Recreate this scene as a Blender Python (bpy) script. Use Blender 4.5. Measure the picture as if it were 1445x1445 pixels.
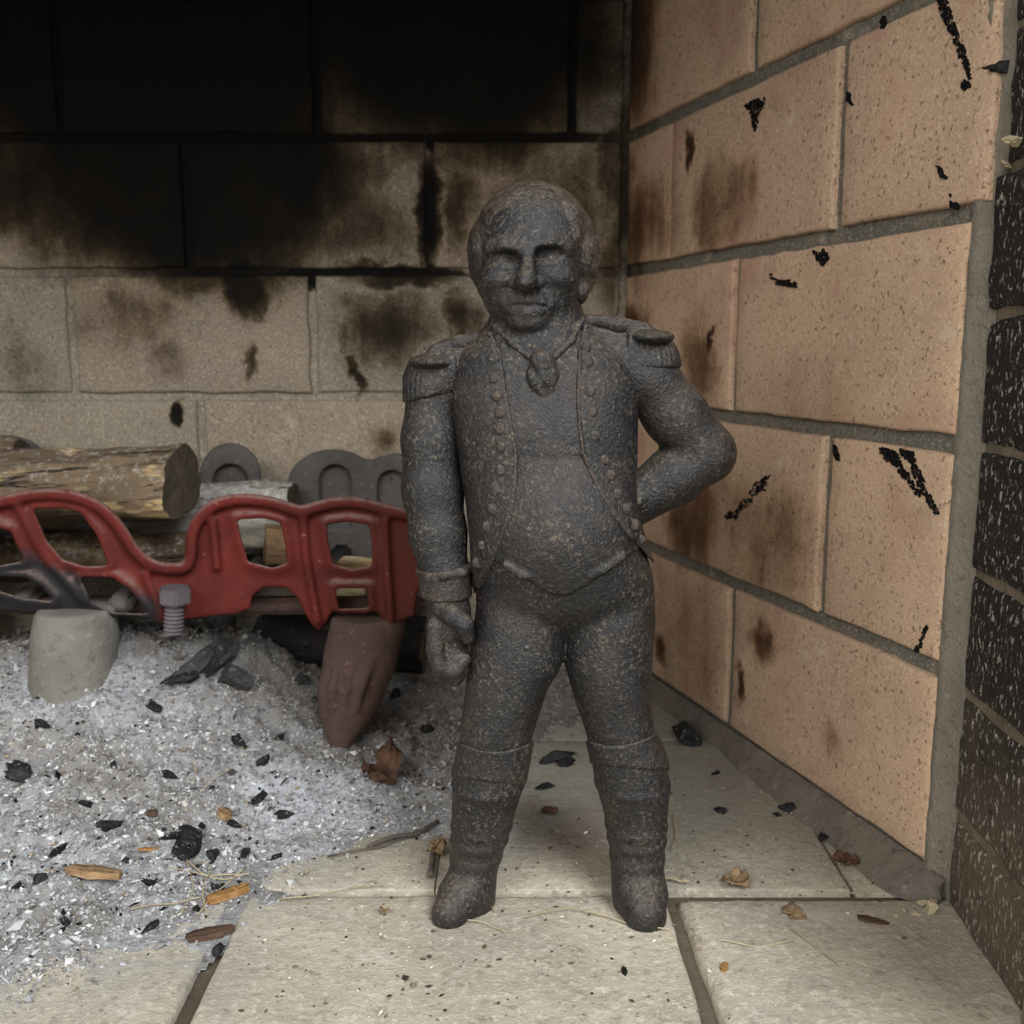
import bpy, bmesh, math, random
import numpy as np
from mathutils import Vector, Matrix

for o in list(bpy.data.objects):
    bpy.data.objects.remove(o)
scene = bpy.context.scene
COL = scene.collection
random.seed(7)
RNG = np.random.default_rng(11)

# ------------------------------------------------------------------ camera
F_PX, PITCH, CAM_H = 1400.0, math.radians(9.4), 0.30
cam_data = bpy.data.cameras.new('camera')
cam_data.sensor_width = 36.0
cam_data.lens = 36.0 * F_PX / 1445.0
cam_data.clip_start = 0.01
cam_data.dof.use_dof = True
cam_data.dof.focus_distance = 0.50
cam_data.dof.aperture_fstop = 13.0
cam = bpy.data.objects.new('camera', cam_data)
cam.location = (0, 0, CAM_H)
cam.rotation_euler = (math.pi / 2 - PITCH, 0, 0)
COL.objects.link(cam)
scene.camera = cam

# ------------------------------------------------------------------ light
world = bpy.data.worlds.new('room_light')
scene.world = world
world.use_nodes = True
wb = world.node_tree.nodes['Background']
wb.inputs[0].default_value = (0.97, 0.985, 1.0, 1)
wb.inputs[1].default_value = 0.80


def area_light(name, loc, target, sx, sy, power, color):
    l = bpy.data.lights.new(name, 'AREA')
    l.shape = 'RECTANGLE'
    l.size, l.size_y, l.energy, l.color = sx, sy, power, color
    o = bpy.data.objects.new(name, l)
    o.location = loc
    d = Vector(target) - Vector(loc)
    o.rotation_euler = d.to_track_quat('-Z', 'Y').to_euler()
    COL.objects.link(o)
    return o


area_light('room_window', (-0.9, -1.9, 1.5), (0.05, 0.5, 0.10), 1.2, 1.4, 26, (1.0, 0.98, 0.95))
area_light('side_window', (0.95, -1.35, 1.9), (0.0, 0.5, 0.10), 0.9, 1.3, 52, (0.90, 0.95, 1.0))

vs = scene.view_settings
vs.view_transform = 'Standard'
vs.look = 'None'
vs.exposure = 0.62
vs.gamma = 1.0
vs.use_curve_mapping = False

# ------------------------------------------------------------------ pixels to places
FWD = np.array([0, math.cos(PITCH), -math.sin(PITCH)])
UPV = np.array([0, math.sin(PITCH), math.cos(PITCH)])
RGT = np.array([1.0, 0, 0])
CAM = np.array([0, 0, CAM_H])


def ray(x, y):
    return FWD + (x - 722.5) / F_PX * RGT + (722.5 - y) / F_PX * UPV


def on_z(x, y, z=0.0):
    d = ray(x, y)
    return CAM + d * (z - CAM_H) / d[2]


def on_y(x, y, Y):
    d = ray(x, y)
    return CAM + d * Y / d[1]


def on_plane(x, y, P, n):
    d = ray(x, y)
    return CAM + d * np.dot(np.asarray(P) - CAM, n) / np.dot(d, n)


# ------------------------------------------------------------------ object helpers
def srgb(r, g, b):
    def c(v):
        v /= 255.0
        return v / 12.92 if v <= 0.04045 else ((v + 0.055) / 1.055) ** 2.4
    return (c(r), c(g), c(b), 1.0)


def tag(o, label=None, cat=None, group=None, kind=None):
    if label: o['label'] = label
    if cat: o['category'] = cat
    if group: o['group'] = group
    if kind: o['kind'] = kind
    return o


def empty(name, loc=(0, 0, 0)):
    o = bpy.data.objects.new(name, None)
    o.location = loc
    o.empty_display_size = 0.02
    COL.objects.link(o)
    return o


def link(name, me, mat=None, parent=None):
    if mat is not None and not me.materials:
        me.materials.append(mat)
    o = bpy.data.objects.new(name, me)
    COL.objects.link(o)
    if parent is not None:
        o.parent = parent
        o.matrix_parent_inverse = Matrix.Translation(-Vector(parent_world(parent)))
    return o


def parent_world(p):
    v = Vector((0, 0, 0))
    while p is not None:
        v = v + Vector(p.location)
        p2 = p.parent
        if p2 is not None:
            v = v - Vector(parent_world(p2))
        p = p2
    return v


def mesh_from(name, verts, faces, smooth=True):
    me = bpy.data.meshes.new(name)
    me.from_pydata([tuple(map(float, v)) for v in verts], [], [tuple(map(int, f)) for f in faces])
    me.update()
    if smooth:
        me.polygons.foreach_set('use_smooth', np.ones(len(me.polygons), bool))
    return me


def mesh_fast(name, verts, quads, smooth=True):
    """verts (n,3) and quads (m,4) arrays to a mesh, quickly"""
    me = bpy.data.meshes.new(name)
    verts = np.asarray(verts, np.float32)
    quads = np.asarray(quads, np.int32)
    k = quads.shape[1]
    me.vertices.add(len(verts))
    me.vertices.foreach_set('co', verts.ravel())
    me.loops.add(quads.size)
    me.loops.foreach_set('vertex_index', quads.ravel())
    me.polygons.add(len(quads))
    me.polygons.foreach_set('loop_start', np.arange(0, quads.size, k, dtype=np.int32))
    me.polygons.foreach_set('loop_total', np.full(len(quads), k, np.int32))
    me.polygons.foreach_set('use_smooth', np.full(len(quads), smooth))
    me.update(calc_edges=True)
    me.validate()
    return me


def hash3(ix, iy, iz, seed):
    h = (ix.astype(np.int64) * 374761393 + iy.astype(np.int64) * 668265263
         + iz.astype(np.int64) * 2147483647 + seed * 974634777) & 0xFFFFFFFF
    h = ((h ^ (h >> 13)) * 1274126177) & 0xFFFFFFFF
    h = (h ^ (h >> 16)) & 0xFFFF
    return h.astype(np.float64) / 65535.0


def vnoise(p, scale, seed=0):
    """smooth value noise in [-1,1] at points p (n,3)"""
    q = np.asarray(p, float) * scale + 100.0
    i = np.floor(q)
    f = q - i
    f = f * f * (3 - 2 * f)
    i = i.astype(np.int64)
    out = 0
    for a in (0, 1):
        wa = f[:, 0] if a else 1 - f[:, 0]
        for b in (0, 1):
            wb_ = f[:, 1] if b else 1 - f[:, 1]
            for c in (0, 1):
                wc = f[:, 2] if c else 1 - f[:, 2]
                out = out + wa * wb_ * wc * hash3(i[:, 0] + a, i[:, 1] + b, i[:, 2] + c, seed)
    return out * 2 - 1


# ------------------------------------------------------------------ node helper
class NT:
    def __init__(self, name):
        self.mat = bpy.data.materials.new(name)
        self.mat.use_nodes = True
        self.t = self.mat.node_tree
        self.b = self.t.nodes['Principled BSDF']
        self._pos = None

    def n(self, typ, **kw):
        nd = self.t.nodes.new(typ)
        for k, v in kw.items():
            setattr(nd, k, v)
        return nd

    def put(self, sock, v):
        if isinstance(v, bpy.types.NodeSocket):
            self.t.links.new(v, sock)
        elif v is not None:
            sock.default_value = v

    def pos(self):
        if self._pos is None:
            self._pos = self.n('ShaderNodeNewGeometry').outputs['Position']
        return self._pos

    def obj(self):
        return self.n('ShaderNodeTexCoord').outputs['Object']

    def island(self):
        return self.n('ShaderNodeNewGeometry').outputs['Random Per Island']

    def orand(self):
        return self.n('ShaderNodeObjectInfo').outputs['Random']

    def scale(self, v, s):
        nd = self.n('ShaderNodeVectorMath', operation='MULTIPLY')
        self.put(nd.inputs[0], v)
        nd.inputs[1].default_value = s
        return nd.outputs[0]

    def vadd(self, a, b):
        nd = self.n('ShaderNodeVectorMath', operation='ADD')
        self.put(nd.inputs[0], a)
        self.put(nd.inputs[1], b)
        return nd.outputs[0]

    def noise(self, scale, detail=4, rough=0.55, vec=None, dist=0.0, color=False):
        nd = self.n('ShaderNodeTexNoise')
        nd.inputs['Scale'].default_value = scale
        nd.inputs['Detail'].default_value = detail
        nd.inputs['Roughness'].default_value = rough
        nd.inputs['Distortion'].default_value = dist
        self.put(nd.inputs['Vector'], vec if vec is not None else self.pos())
        return nd.outputs[1 if color else 0]

    def voro(self, scale, vec=None, feature='F1', out='Distance', rnd=1.0):
        nd = self.n('ShaderNodeTexVoronoi', feature=feature)
        nd.inputs['Scale'].default_value = scale
        nd.inputs['Randomness'].default_value = rnd
        self.put(nd.inputs['Vector'], vec if vec is not None else self.pos())
        return nd.outputs[out]

    def step(self, v, lo, hi, a=0.0, b=1.0):
        nd = self.n('ShaderNodeMapRange', interpolation_type='SMOOTHSTEP')
        self.put(nd.inputs[0], v)
        nd.inputs[1].default_value = lo
        nd.inputs[2].default_value = hi
        nd.inputs[3].default_value = a
        nd.inputs[4].default_value = b
        return nd.outputs[0]

    def m(self, op, a, b=0.0, clamp=False):
        nd = self.n('ShaderNodeMath', operation=op)
        nd.use_clamp = clamp
        self.put(nd.inputs[0], a)
        self.put(nd.inputs[1], b)
        return nd.outputs[0]

    def mix(self, f, a, b, blend='MIX'):
        nd = self.n('ShaderNodeMix', data_type='RGBA', blend_type=blend)
        self.put(nd.inputs[0], f)
        self.put(nd.inputs[6], a)
        self.put(nd.inputs[7], b)
        return nd.outputs[2]

    def ramp(self, v, stops):
        nd = self.n('ShaderNodeValToRGB')
        self.put(nd.inputs[0], v)
        el = nd.color_ramp.elements
        while len(el) > 1:
            el.remove(el[-1])
        el[0].position, el[0].color = stops[0]
        for p, c in stops[1:]:
            e = el.new(p)
            e.color = c
        return nd.outputs[0]

    def sep(self, v):
        nd = self.n('ShaderNodeSeparateXYZ')
        self.put(nd.inputs[0], v)
        return nd.outputs

    def blob(self, vec, c, r, lo=0.55, hi=1.05):
        """1 inside an ellipsoid at c with radii r, fading out"""
        s = self.n('ShaderNodeVectorMath', operation='SUBTRACT')
        self.put(s.inputs[0], vec)
        s.inputs[1].default_value = tuple(float(v) for v in c)
        d = self.n('ShaderNodeVectorMath', operation='DIVIDE')
        self.put(d.inputs[0], s.outputs[0])
        d.inputs[1].default_value = tuple(float(v) for v in r)
        l = self.n('ShaderNodeVectorMath', operation='LENGTH')
        self.put(l.inputs[0], d.outputs[0])
        return self.step(l.outputs['Value'], lo, hi, 1.0, 0.0)

    def bump(self, h, strength=0.5, dist=0.001, normal=None):
        nd = self.n('ShaderNodeBump')
        nd.inputs['Strength'].default_value = strength
        nd.inputs['Distance'].default_value = dist
        self.put(nd.inputs['Height'], h)
        if normal is not None:
            self.put(nd.inputs['Normal'], normal)
        return nd.outputs[0]

    def out(self, color, rough=0.9, spec=0.3, normal=None, metal=0.0):
        self.put(self.b.inputs['Base Color'], color)
        self.put(self.b.inputs['Roughness'], rough)
        self.put(self.b.inputs['Specular IOR Level'], spec)
        self.put(self.b.inputs['Metallic'], metal)
        if normal is not None:
            self.put(self.b.inputs['Normal'], normal)
        return self.mat


# ------------------------------------------------------------------ places of the walls
Y_BACK = 0.91
P0 = on_z(1300, 1225, 0.012)                       # near lower end of the right fire-brick wall
DR = np.array([-0.334, 1.0136, 0.0]); DR /= np.linalg.norm(DR)
NR = np.array([-DR[1], DR[0], 0.0])                # towards the fire
S_CORNER = (Y_BACK - P0[1]) / DR[1]
X_CORNER = (P0 + DR * S_CORNER)[0]
X_CORNER_L = -0.56
ZJ = [0.012, 0.128, 0.250, 0.367, 0.482, 0.598, 0.715]   # course joints
TOP_Z = 0.72


def rw(s, z, out=0.0):
    p = P0 + DR * s + NR * out
    return np.array([p[0], p[1], z])


# ------------------------------------------------------------------ fire-brick materials
def soot_layers(nt, vec, blobs):
    """union of soot stains, each (centre, radii, strength, softness lo, hi)"""
    tot = None
    for c, r, s, lo, hi in blobs:
        b = nt.m('MULTIPLY', nt.blob(vec, c, r, lo, hi), s)
        tot = b if tot is None else nt.m('MAXIMUM', tot, b)
    return tot


def px_blob_back(x, y, rx, ry, s, lo=0.4, hi=1.1):
    c = on_y(x, y, Y_BACK)
    k = 1.0 / 1530.0
    return (c, (rx * k, 1.0, ry * k), s, lo, hi)


def px_blob_right(x, y, rx, ry, s, lo=0.4, hi=1.1):
    c = on_plane(x, y, P0, NR)
    a = on_plane(x + rx, y, P0, NR)
    b = on_plane(x, y + ry, P0, NR)
    return (c, (10.0, abs(a[1] - c[1]), abs(b[2] - c[2])), s, lo, hi)


SOOT_BACK = [
    px_blob_back(190, -20, 420, 350, 1.0, 0.6, 1.15),
    px_blob_back(270, 240, 290, 190, 0.98, 0.55, 1.15),
    px_blob_back(70, 230, 240, 170, 0.86, 0.3, 1.1),
    px_blob_back(640, 40, 270, 210, 0.99, 0.5, 1.2),
    px_blob_back(700, 150, 180, 70, 0.8, 0.2, 1.2),
    px_blob_back(470, 320, 170, 100, 0.62, 0.2, 1.2),
    px_blob_back(870, 250, 40, 260, 0.72, 0.2, 1.2),
    px_blob_back(338, 395, 44, 68, 0.95, 0.3, 1.1),
    px_blob_back(300, 395, 150, 40, 0.7, 0.1, 1.2),
    px_blob_back(560, 390, 140, 22, 0.85, 0.2, 1.2),
    px_blob_back(605, 300, 26, 110, 0.95, 0.3, 1.2),
    px_blob_back(655, 300, 50, 90, 0.75, 0.0, 1.2),
    px_blob_back(850, 110, 70, 170, 0.55, 0.1, 1.2),
    px_blob_back(780, 290, 170, 150, 0.55, 0.1, 1.2),
    px_blob_back(250, 590, 24, 30, 0.97, 0.5, 1.05),
    px_blob_back(190, 450, 120, 90, 0.55, 0.0, 1.2),
    px_blob_back(225, 510, 55, 50, 0.55, 0.0, 1.2),
    px_blob_back(550, 460, 120, 90, 0.74, 0.0, 1.2),
    px_blob_back(655, 450, 45, 65, 0.85, 0.0, 1.2),
    px_blob_back(500, 515, 14, 40, 0.85, 0.1, 1.2),
    px_blob_back(352, 510, 14, 40, 0.75, 0.1, 1.2),
    px_blob_back(540, 620, 40, 36, 0.6, 0.0, 1.2),
    px_blob_back(20, 500, 60, 80, 0.35, 0.0, 1.2),
]
SOOT_JOINT = SOOT_BACK + [
    px_blob_back(560, 190, 300, 30, 1.0, 0.7, 1.2),
    px_blob_back(450, 385, 260, 24, 0.97, 0.6, 1.2),
    px_blob_back(445, 90, 30, 160, 1.0, 0.6, 1.2),
    px_blob_back(808, 90, 24, 160, 0.95, 0.6, 1.2),
]
STAIN_RIGHT = [
    px_blob_right(880, 60, 80, 220, 0.9, 0.1, 1.2),
    px_blob_right(872, 300, 30, 300, 0.8, 0.1, 1.2),
    px_blob_right(900, 320, 70, 130, 0.62, 0.0, 1.2),
    px_blob_right(1015, 290, 62, 95, 0.42, 0.55, 1.05),
    px_blob_right(985, 510, 36, 105, 0.62, 0.1, 1.2),
    px_blob_right(890, 450, 40, 50, 0.85, 0.1, 1.2),
    px_blob_right(968, 225, 8, 34, 0.9, 0.2, 1.2),
    px_blob_right(1000, 468, 8, 18, 0.9, 0.2, 1.2),
    px_blob_right(1080, 760, 120, 130, 0.50, 0.1, 1.2),
    px_blob_right(975, 720, 80, 120, 0.66, 0.1, 1.2),
    px_blob_right(1070, 895, 30, 50, 0.72, 0.1, 1.2),
    px_blob_right(1046, 965, 11, 36, 0.85, 0.2, 1.2),
    px_blob_right(1160, 1050, 30, 40, 0.40, 0.0, 1.2),
    px_blob_right(930, 910, 16, 40, 0.8, 0.1, 1.2),
    px_blob_right(960, 900, 90, 200, 0.36, 0.1, 1.2),
    px_blob_right(1150, 560, 130, 90, 0.22, 0.0, 1.2),
]


def firebrick_material(name, base_a, base_b, blobs, stain_col, soot_col, pale=0.5, mortar=False, pink=0.0):
    nt = NT(name)
    pos = nt.pos()
    wob = nt.noise(14, 5, 0.65, color=True)
    warp = nt.vadd(pos, nt.scale(nt.vadd(wob, (-0.5, -0.5, -0.5)), (0.07, 0.07, 0.07)))
    big = nt.noise(9, 3, 0.5)
    col = nt.mix(nt.step(big, 0.35, 0.68), base_a, base_b)
    # per-brick tone
    if not mortar:
        r = nt.orand()
        col = nt.mix(nt.m('MULTIPLY', r, 0.3), col, srgb(164, 138, 112))
    # pale and dark grains, pits
    g = nt.noise(520, 3, 0.75)
    col = nt.mix(nt.step(g, 0.52, 0.66, 0, pale), col, srgb(224, 204, 178))
    g2 = nt.noise(300, 4, 0.7, vec=nt.vadd(pos, (3.1, 1.7, 0.4)))
    pit = nt.step(g2, 0.575, 0.68)
    col = nt.mix(nt.m('MULTIPLY', pit, 0.7), col, srgb(98, 76, 58))
    mid = nt.noise(55, 5, 0.6)
    col = nt.mix(nt.step(mid, 0.45, 0.8, 0, 0.35), col, srgb(150, 128, 104))
    pk = nt.noise(16, 3, 0.5, vec=nt.vadd(pos, (2, 6, 4)))
    col = nt.mix(nt.step(pk, 0.54, 0.72, 0, pink), col, srgb(166, 122, 108))
    wh = nt.noise(38, 5, 0.7, vec=nt.vadd(pos, (9, 6, 4)))
    col = nt.mix(nt.step(wh, 0.58, 0.74, 0, 0.5), col, srgb(200, 184, 158))
    # soot and stains
    streak = nt.noise(1.0, 6, 0.65, vec=nt.scale(pos, (42, 42, 7)))
    patch = nt.noise(26, 6, 0.7)
    s = soot_layers(nt, warp, blobs)
    mod = nt.m('ADD', nt.m('MULTIPLY', nt.m('SUBTRACT', streak, 0.5), 1.0),
               nt.m('MULTIPLY', nt.m('SUBTRACT', patch, 0.5), 1.1))
    edge = nt.m('MULTIPLY', nt.m('MULTIPLY', s, nt.m('SUBTRACT', 1.05, s)), 2.3)
    s2 = nt.m('ADD', s, nt.m('MULTIPLY', edge, mod), clamp=True)
    col = nt.mix(nt.step(s2, 0.0, 0.75), col, stain_col, 'MULTIPLY')
    col = nt.mix(nt.step(s2, 0.25, 1.05, 0, 0.985), col, soot_col)
    # little black specks
    v = nt.noise(70, 5, 0.75, vec=nt.vadd(pos, (0.3, 5.1, 2.2)))
    col = nt.mix(nt.step(v, 0.69, 0.735, 0, 0.8), col, srgb(24, 20, 17))
    h = nt.m('SUBTRACT', nt.m('ADD', nt.m('MULTIPLY', g, 0.5), nt.m('MULTIPLY', mid, 0.8)), nt.m('MULTIPLY', pit, 0.9))
    return nt.out(col, 0.93, 0.2, nt.bump(h, 0.55, 0.0012))


M_BACK = firebrick_material('fire_brick_sooty', srgb(126, 121, 110), srgb(138, 131, 117), SOOT_BACK,
                            srgb(158, 144, 122), srgb(9, 8, 7), 0.5)
M_RIGHT = firebrick_material('fire_brick_tan', srgb(182, 153, 128), srgb(196, 164, 135), STAIN_RIGHT,
                             srgb(166, 140, 114), srgb(30, 23, 18), 0.45, pink=0.5)
M_LEFT = firebrick_material('fire_brick_grey', srgb(150, 138, 120), srgb(164, 150, 128),
                            [((-0.6, 0.8, 0.6), (0.3, 0.4, 0.4), 1.0, 0.3, 1.1)],
                            srgb(150, 122, 92), srgb(10, 9, 8), 0.4)
M_MORTAR_BACK = firebrick_material('mortar_sooty', srgb(128, 122, 110), srgb(140, 134, 120), SOOT_JOINT,
                                   srgb(110, 95, 78), srgb(7, 6, 6), 0.5, True)
M_MORTAR_RIGHT = firebrick_material('mortar_grey', srgb(92, 90, 82), srgb(104, 100, 90), STAIN_RIGHT[:7],
                                    srgb(140, 120, 96), srgb(26, 22, 19), 0.25, True)


def rough_stone(name, a, b, speck, dark, bumps=0.7, scale=1.0):
    nt = NT(name)
    big = nt.noise(16 * scale, 5, 0.6)
    col = nt.mix(nt.step(big, 0.35, 0.68), a, b)
    g = nt.noise(160 * scale, 5, 0.72)
    col = nt.mix(nt.step(g, 0.57, 0.72, 0, 0.65), col, speck)
    g2 = nt.noise(110 * scale, 5, 0.7, vec=nt.vadd(nt.pos(), (1.3, 4.2, 2.2)))
    col = nt.mix(nt.step(g2, 0.56, 0.72, 0, 0.7), col, dark)
    h = nt.m('ADD', nt.m('MULTIPLY', big, 2.0), nt.m('SUBTRACT', g, nt.m('MULTIPLY', g2, 0.6)))
    return nt.out(col, 0.92, 0.25, nt.bump(h, bumps, 0.0015))


def hearth_material():
    nt = NT('hearth_brick')
    pos = nt.pos()
    big = nt.noise(12, 5, 0.6)
    col = nt.mix(nt.step(big, 0.35, 0.68), srgb(160, 152, 136), srgb(182, 171, 150))
    g = nt.noise(200, 5, 0.75)
    col = nt.mix(nt.step(g, 0.50, 0.66, 0, 0.5), col, srgb(216, 207, 190))
    g2 = nt.noise(110, 6, 0.74, vec=nt.vadd(pos, (1.3, 4.2, 2.2)))
    col = nt.mix(nt.step(g2, 0.52, 0.70, 0, 0.65), col, srgb(112, 103, 89))
    pale = nt.noise(24, 6, 0.7, vec=nt.vadd(pos, (3, 3, 8)))
    col = nt.mix(nt.step(pale, 0.52, 0.72, 0, 0.45), col, srgb(208, 202, 190))
    # dust, soot and fire-stained purple ground deeper in
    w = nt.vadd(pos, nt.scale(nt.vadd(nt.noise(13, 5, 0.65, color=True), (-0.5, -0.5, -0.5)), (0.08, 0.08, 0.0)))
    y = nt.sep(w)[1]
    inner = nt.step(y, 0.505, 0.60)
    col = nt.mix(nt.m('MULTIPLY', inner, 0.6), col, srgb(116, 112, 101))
    pur = nt.blob(w, on_z(800, 1160), (0.075, 0.07, 1), 0.2, 1.1)
    col = nt.mix(nt.m('MULTIPLY', pur, 0.5), col, srgb(106, 94, 88))
    rub = nt.blob(w, on_z(1250, 1330), (0.08, 0.07, 1), 0.0, 1.2)
    col = nt.mix(nt.m('MULTIPLY', rub, 0.5), col, srgb(116, 106, 92))
    # ash dust trodden out of the heap
    ad = nt.m('MAXIMUM', nt.blob(w, (-.27, .50, 0), (.20, .13, 1), .2, 1.15), nt.blob(w, (-.02, .64, 0), (.09, .10, 1), .2, 1.15))
    an = nt.noise(40, 6, 0.72, vec=nt.vadd(pos, (2, 2, 5)))
    col = nt.mix(nt.m('MULTIPLY', ad, nt.step(an, 0.35, 0.62, 0, 0.85)), col, srgb(164, 161, 156))
    v = nt.noise(60, 6, 0.8, vec=nt.vadd(pos, (4.3, 5.1, 2.2)))
    col = nt.mix(nt.step(v, 0.63, 0.71, 0, 0.7), col, srgb(58, 50, 42))
    h = nt.m('ADD', nt.m('MULTIPLY', big, 2.0), nt.m('SUBTRACT', g, nt.m('MULTIPLY', g2, 1.1)))
    return nt.out(col, 0.9, 0.25, nt.bump(h, 0.75, 0.0018))


M_HEARTH = hearth_material()
M_BED = rough_stone('joint_dirt', srgb(96, 86, 72), srgb(74, 64, 54), srgb(140, 126, 104), srgb(30, 25, 20))
M_STRIP = rough_stone('mortar_strip', srgb(130, 122, 108), srgb(110, 103, 92), srgb(164, 156, 140), srgb(70, 63, 55), 1.2, 1.5)
M_FILLET = rough_stone('mortar_fillet', srgb(112, 102, 90), srgb(98, 90, 82), srgb(142, 132, 116), srgb(58, 50, 44), 1.0)


def black_brick_material():
    nt = NT('black_face_brick')
    pos = nt.pos()
    sp = nt.scale(pos, (1.0, 1.0, 0.55))
    g = nt.noise(380, 3, 0.68, vec=sp)
    z = nt.sep(nt.vadd(pos, nt.scale(nt.vadd(nt.noise(18, 5, 0.6, color=True), (-0.5, -0.5, -0.5)), (0, 0, 0.12))))[2]
    low = nt.step(z, 0.03, 0.16, 1.0, 0.0)
    col = nt.mix(low, srgb(30, 27, 25), srgb(92, 80, 66))
    col = nt.mix(nt.step(g, 0.565, 0.65, 0, 0.9), col, srgb(172, 165, 152))
    m_ = nt.noise(60, 6, 0.75)
    col = nt.mix(nt.step(m_, 0.58, 0.75, 0, 0.6), col, srgb(96, 84, 72))
    d2 = nt.noise(90, 5, 0.7, vec=nt.vadd(pos, (3, 8, 1)))
    col = nt.mix(nt.step(d2, 0.55, 0.70, 0, 0.7), col, srgb(16, 14, 13))
    return nt.out(col, 0.6, 0.4, nt.bump(nt.m('ADD', m_, g), 0.8, 0.0018))


M_BLACK = black_brick_material()
M_JOINT_J = rough_stone('jamb_mortar', srgb(124, 110, 92), srgb(88, 78, 66), srgb(160, 146, 124), srgb(40, 34, 30), 1.0)


# ------------------------------------------------------------------ bricks
def brick(name, parent, org, u, v, n, u0, u1, v0, v1, thick, mat, seed, rnd=0.003, rough=0.0008, proud=0.0, cell=0.014,
          skew=None):
    """a fire brick with rounded, slightly ragged edges; org + u*a + v*b is its face, n points out"""
    L, H = u1 - u0, v1 - v0

    def ts(a):
        k = max(2, int((a - 2 * rnd) / cell))
        mid = list(np.linspace(rnd, a - rnd, k + 1))
        return np.array([0, rnd * 0.3] + mid + [a - rnd * 0.3, a])
    tu, tv = ts(L), ts(H)
    nu, nv = len(tu), len(tv)
    A, B = np.meshgrid(tu, tv, indexing='ij')
    eu = np.minimum(A, L - A)
    ev = np.minimum(B, H - B)

    def drop(e):
        t = np.clip(1 - e / rnd, 0, 1)
        return rnd * (1 - np.sqrt(np.clip(1 - t * t, 0, 1)))
    D = proud - np.maximum(drop(eu), drop(ev))
    pts = np.stack([A.ravel(), B.ravel(), np.full(A.size, seed * 0.37)], 1)
    D = D.ravel() + rough * (vnoise(pts, 60, seed) + 0.5 * vnoise(pts, 170, seed + 1))
    wu = rough * 1.3 * vnoise(pts, 85, seed + 2)
    wv = rough * 1.3 * vnoise(pts, 85, seed + 3)
    a_ = A.ravel() + wu
    b_ = B.ravel() + wv
    if skew is not None:
        # skew = (lower-left, lower-right, upper-right, upper-left) offsets along u
        fu, fv = A.ravel() / L, B.ravel() / H
        a_ = a_ + (1 - fv) * ((1 - fu) * skew[0] + fu * skew[1]) + fv * ((1 - fu) * skew[3] + fu * skew[2])
    org, u, v, n = map(np.asarray, (org, u, v, n))
    front = org + np.outer(a_ + u0, u) + np.outer(b_ + v0, v) + np.outer(D, n)
    idx = np.arange(nu * nv).reshape(nu, nv)
    ring = np.concatenate([idx[:, 0], idx[-1, 1:], idx[-2::-1, -1], idx[0, -2:0:-1]])
    back = front[ring] - np.outer(thick + D[ring], n)
    verts = np.concatenate([front, back])
    faces = []
    flip = np.dot(np.cross(u, v), n) < 0
    for i in range(nu - 1):
        for j in range(nv - 1):
            q = (idx[i, j], idx[i + 1, j], idx[i + 1, j + 1], idx[i, j + 1])
            faces.append(q[::-1] if flip else q)
    m_ = len(ring)
    off = nu * nv
    for k in range(m_):
        k2 = (k + 1) % m_
        q = (ring[k], off + k, off + k2, ring[k2])
        faces.append(q[::-1] if flip else q)
    cen = org + u * (u0 + u1) / 2 + v * (v0 + v1) / 2
    me = mesh_from(name, verts - cen, faces)
    o = link(name, me, mat, parent)
    o.location = cen
    return o


def slab(name, mat, corners, n, thick, parent=None):
    """a flat slab: corner loop (counter-clockwise seen from outside) pushed back along -n"""
    c = [np.asarray(p, float) for p in corners]
    k = len(c)
    n = np.asarray(n, float)
    verts = c + [p - n * thick for p in c]
    faces = [tuple(range(k)), tuple(range(2 * k - 1, k - 1, -1))]
    for i in range(k):
        j = (i + 1) % k
        faces.append((i, k + i, k + j, j))
    return link(name, mesh_from(name, verts, faces, False), mat, parent)


Z3 = np.array([0, 0, 1.0])
REC = 0.0045
# back wall
wall_back = slab('wall_back', M_MORTAR_BACK,
                 [(X_CORNER_L - 0.02, Y_BACK + REC, 0), (X_CORNER + 0.02, Y_BACK + REC, 0),
                  (X_CORNER + 0.02, Y_BACK + REC, TOP_Z), (X_CORNER_L - 0.02, Y_BACK + REC, TOP_Z)],
                 (0, -1, 0), 0.06)
tag(wall_back, 'soot blackened fire brick back wall of the fireplace', kind='structure')


def xb(px, py):
    return on_y(px, py, Y_BACK)[0]


LB = 0.2215
G = 0.0035
rows_back = [
    (ZJ[0], ZJ[1], [xb(620, 850) + k * LB for k in range(-4, 3)]),
    (ZJ[1], ZJ[2] + .006, [xb(283, 600) + k * LB for k in range(-3, 4)]),
    (ZJ[2] + .006, ZJ[3], [xb(-250, 470), xb(100, 470), xb(441, 470), xb(760, 470)]),
    (ZJ[3], ZJ[4], [xb(-80, 290), xb(262, 290), xb(606, 290)]),
    (ZJ[4], ZJ[5], [xb(-290, 95), xb(80, 95), xb(445, 95), xb(808, 95)]),
    (ZJ[5], ZJ[6], [xb(620, 95) + k * LB for k in range(-4, 3)]),
]
sd = 1
for z0, z1, js in rows_back:
    xs = [X_CORNER_L] + [j for j in js if X_CORNER_L + .03 < j < X_CORNER - .02] + [X_CORNER]
    for a, b in zip(xs[:-1], xs[1:]):
        sd += 1
        brick('fire_brick', wall_back, (0, Y_BACK, 0), (1, 0, 0), Z3, (0, -1, 0), a + G, b - G, z0 + G, z1 - G, 0.03,
              M_BACK, sd, 0.003, 0.0009, random.uniform(-.001, .001))

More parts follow.
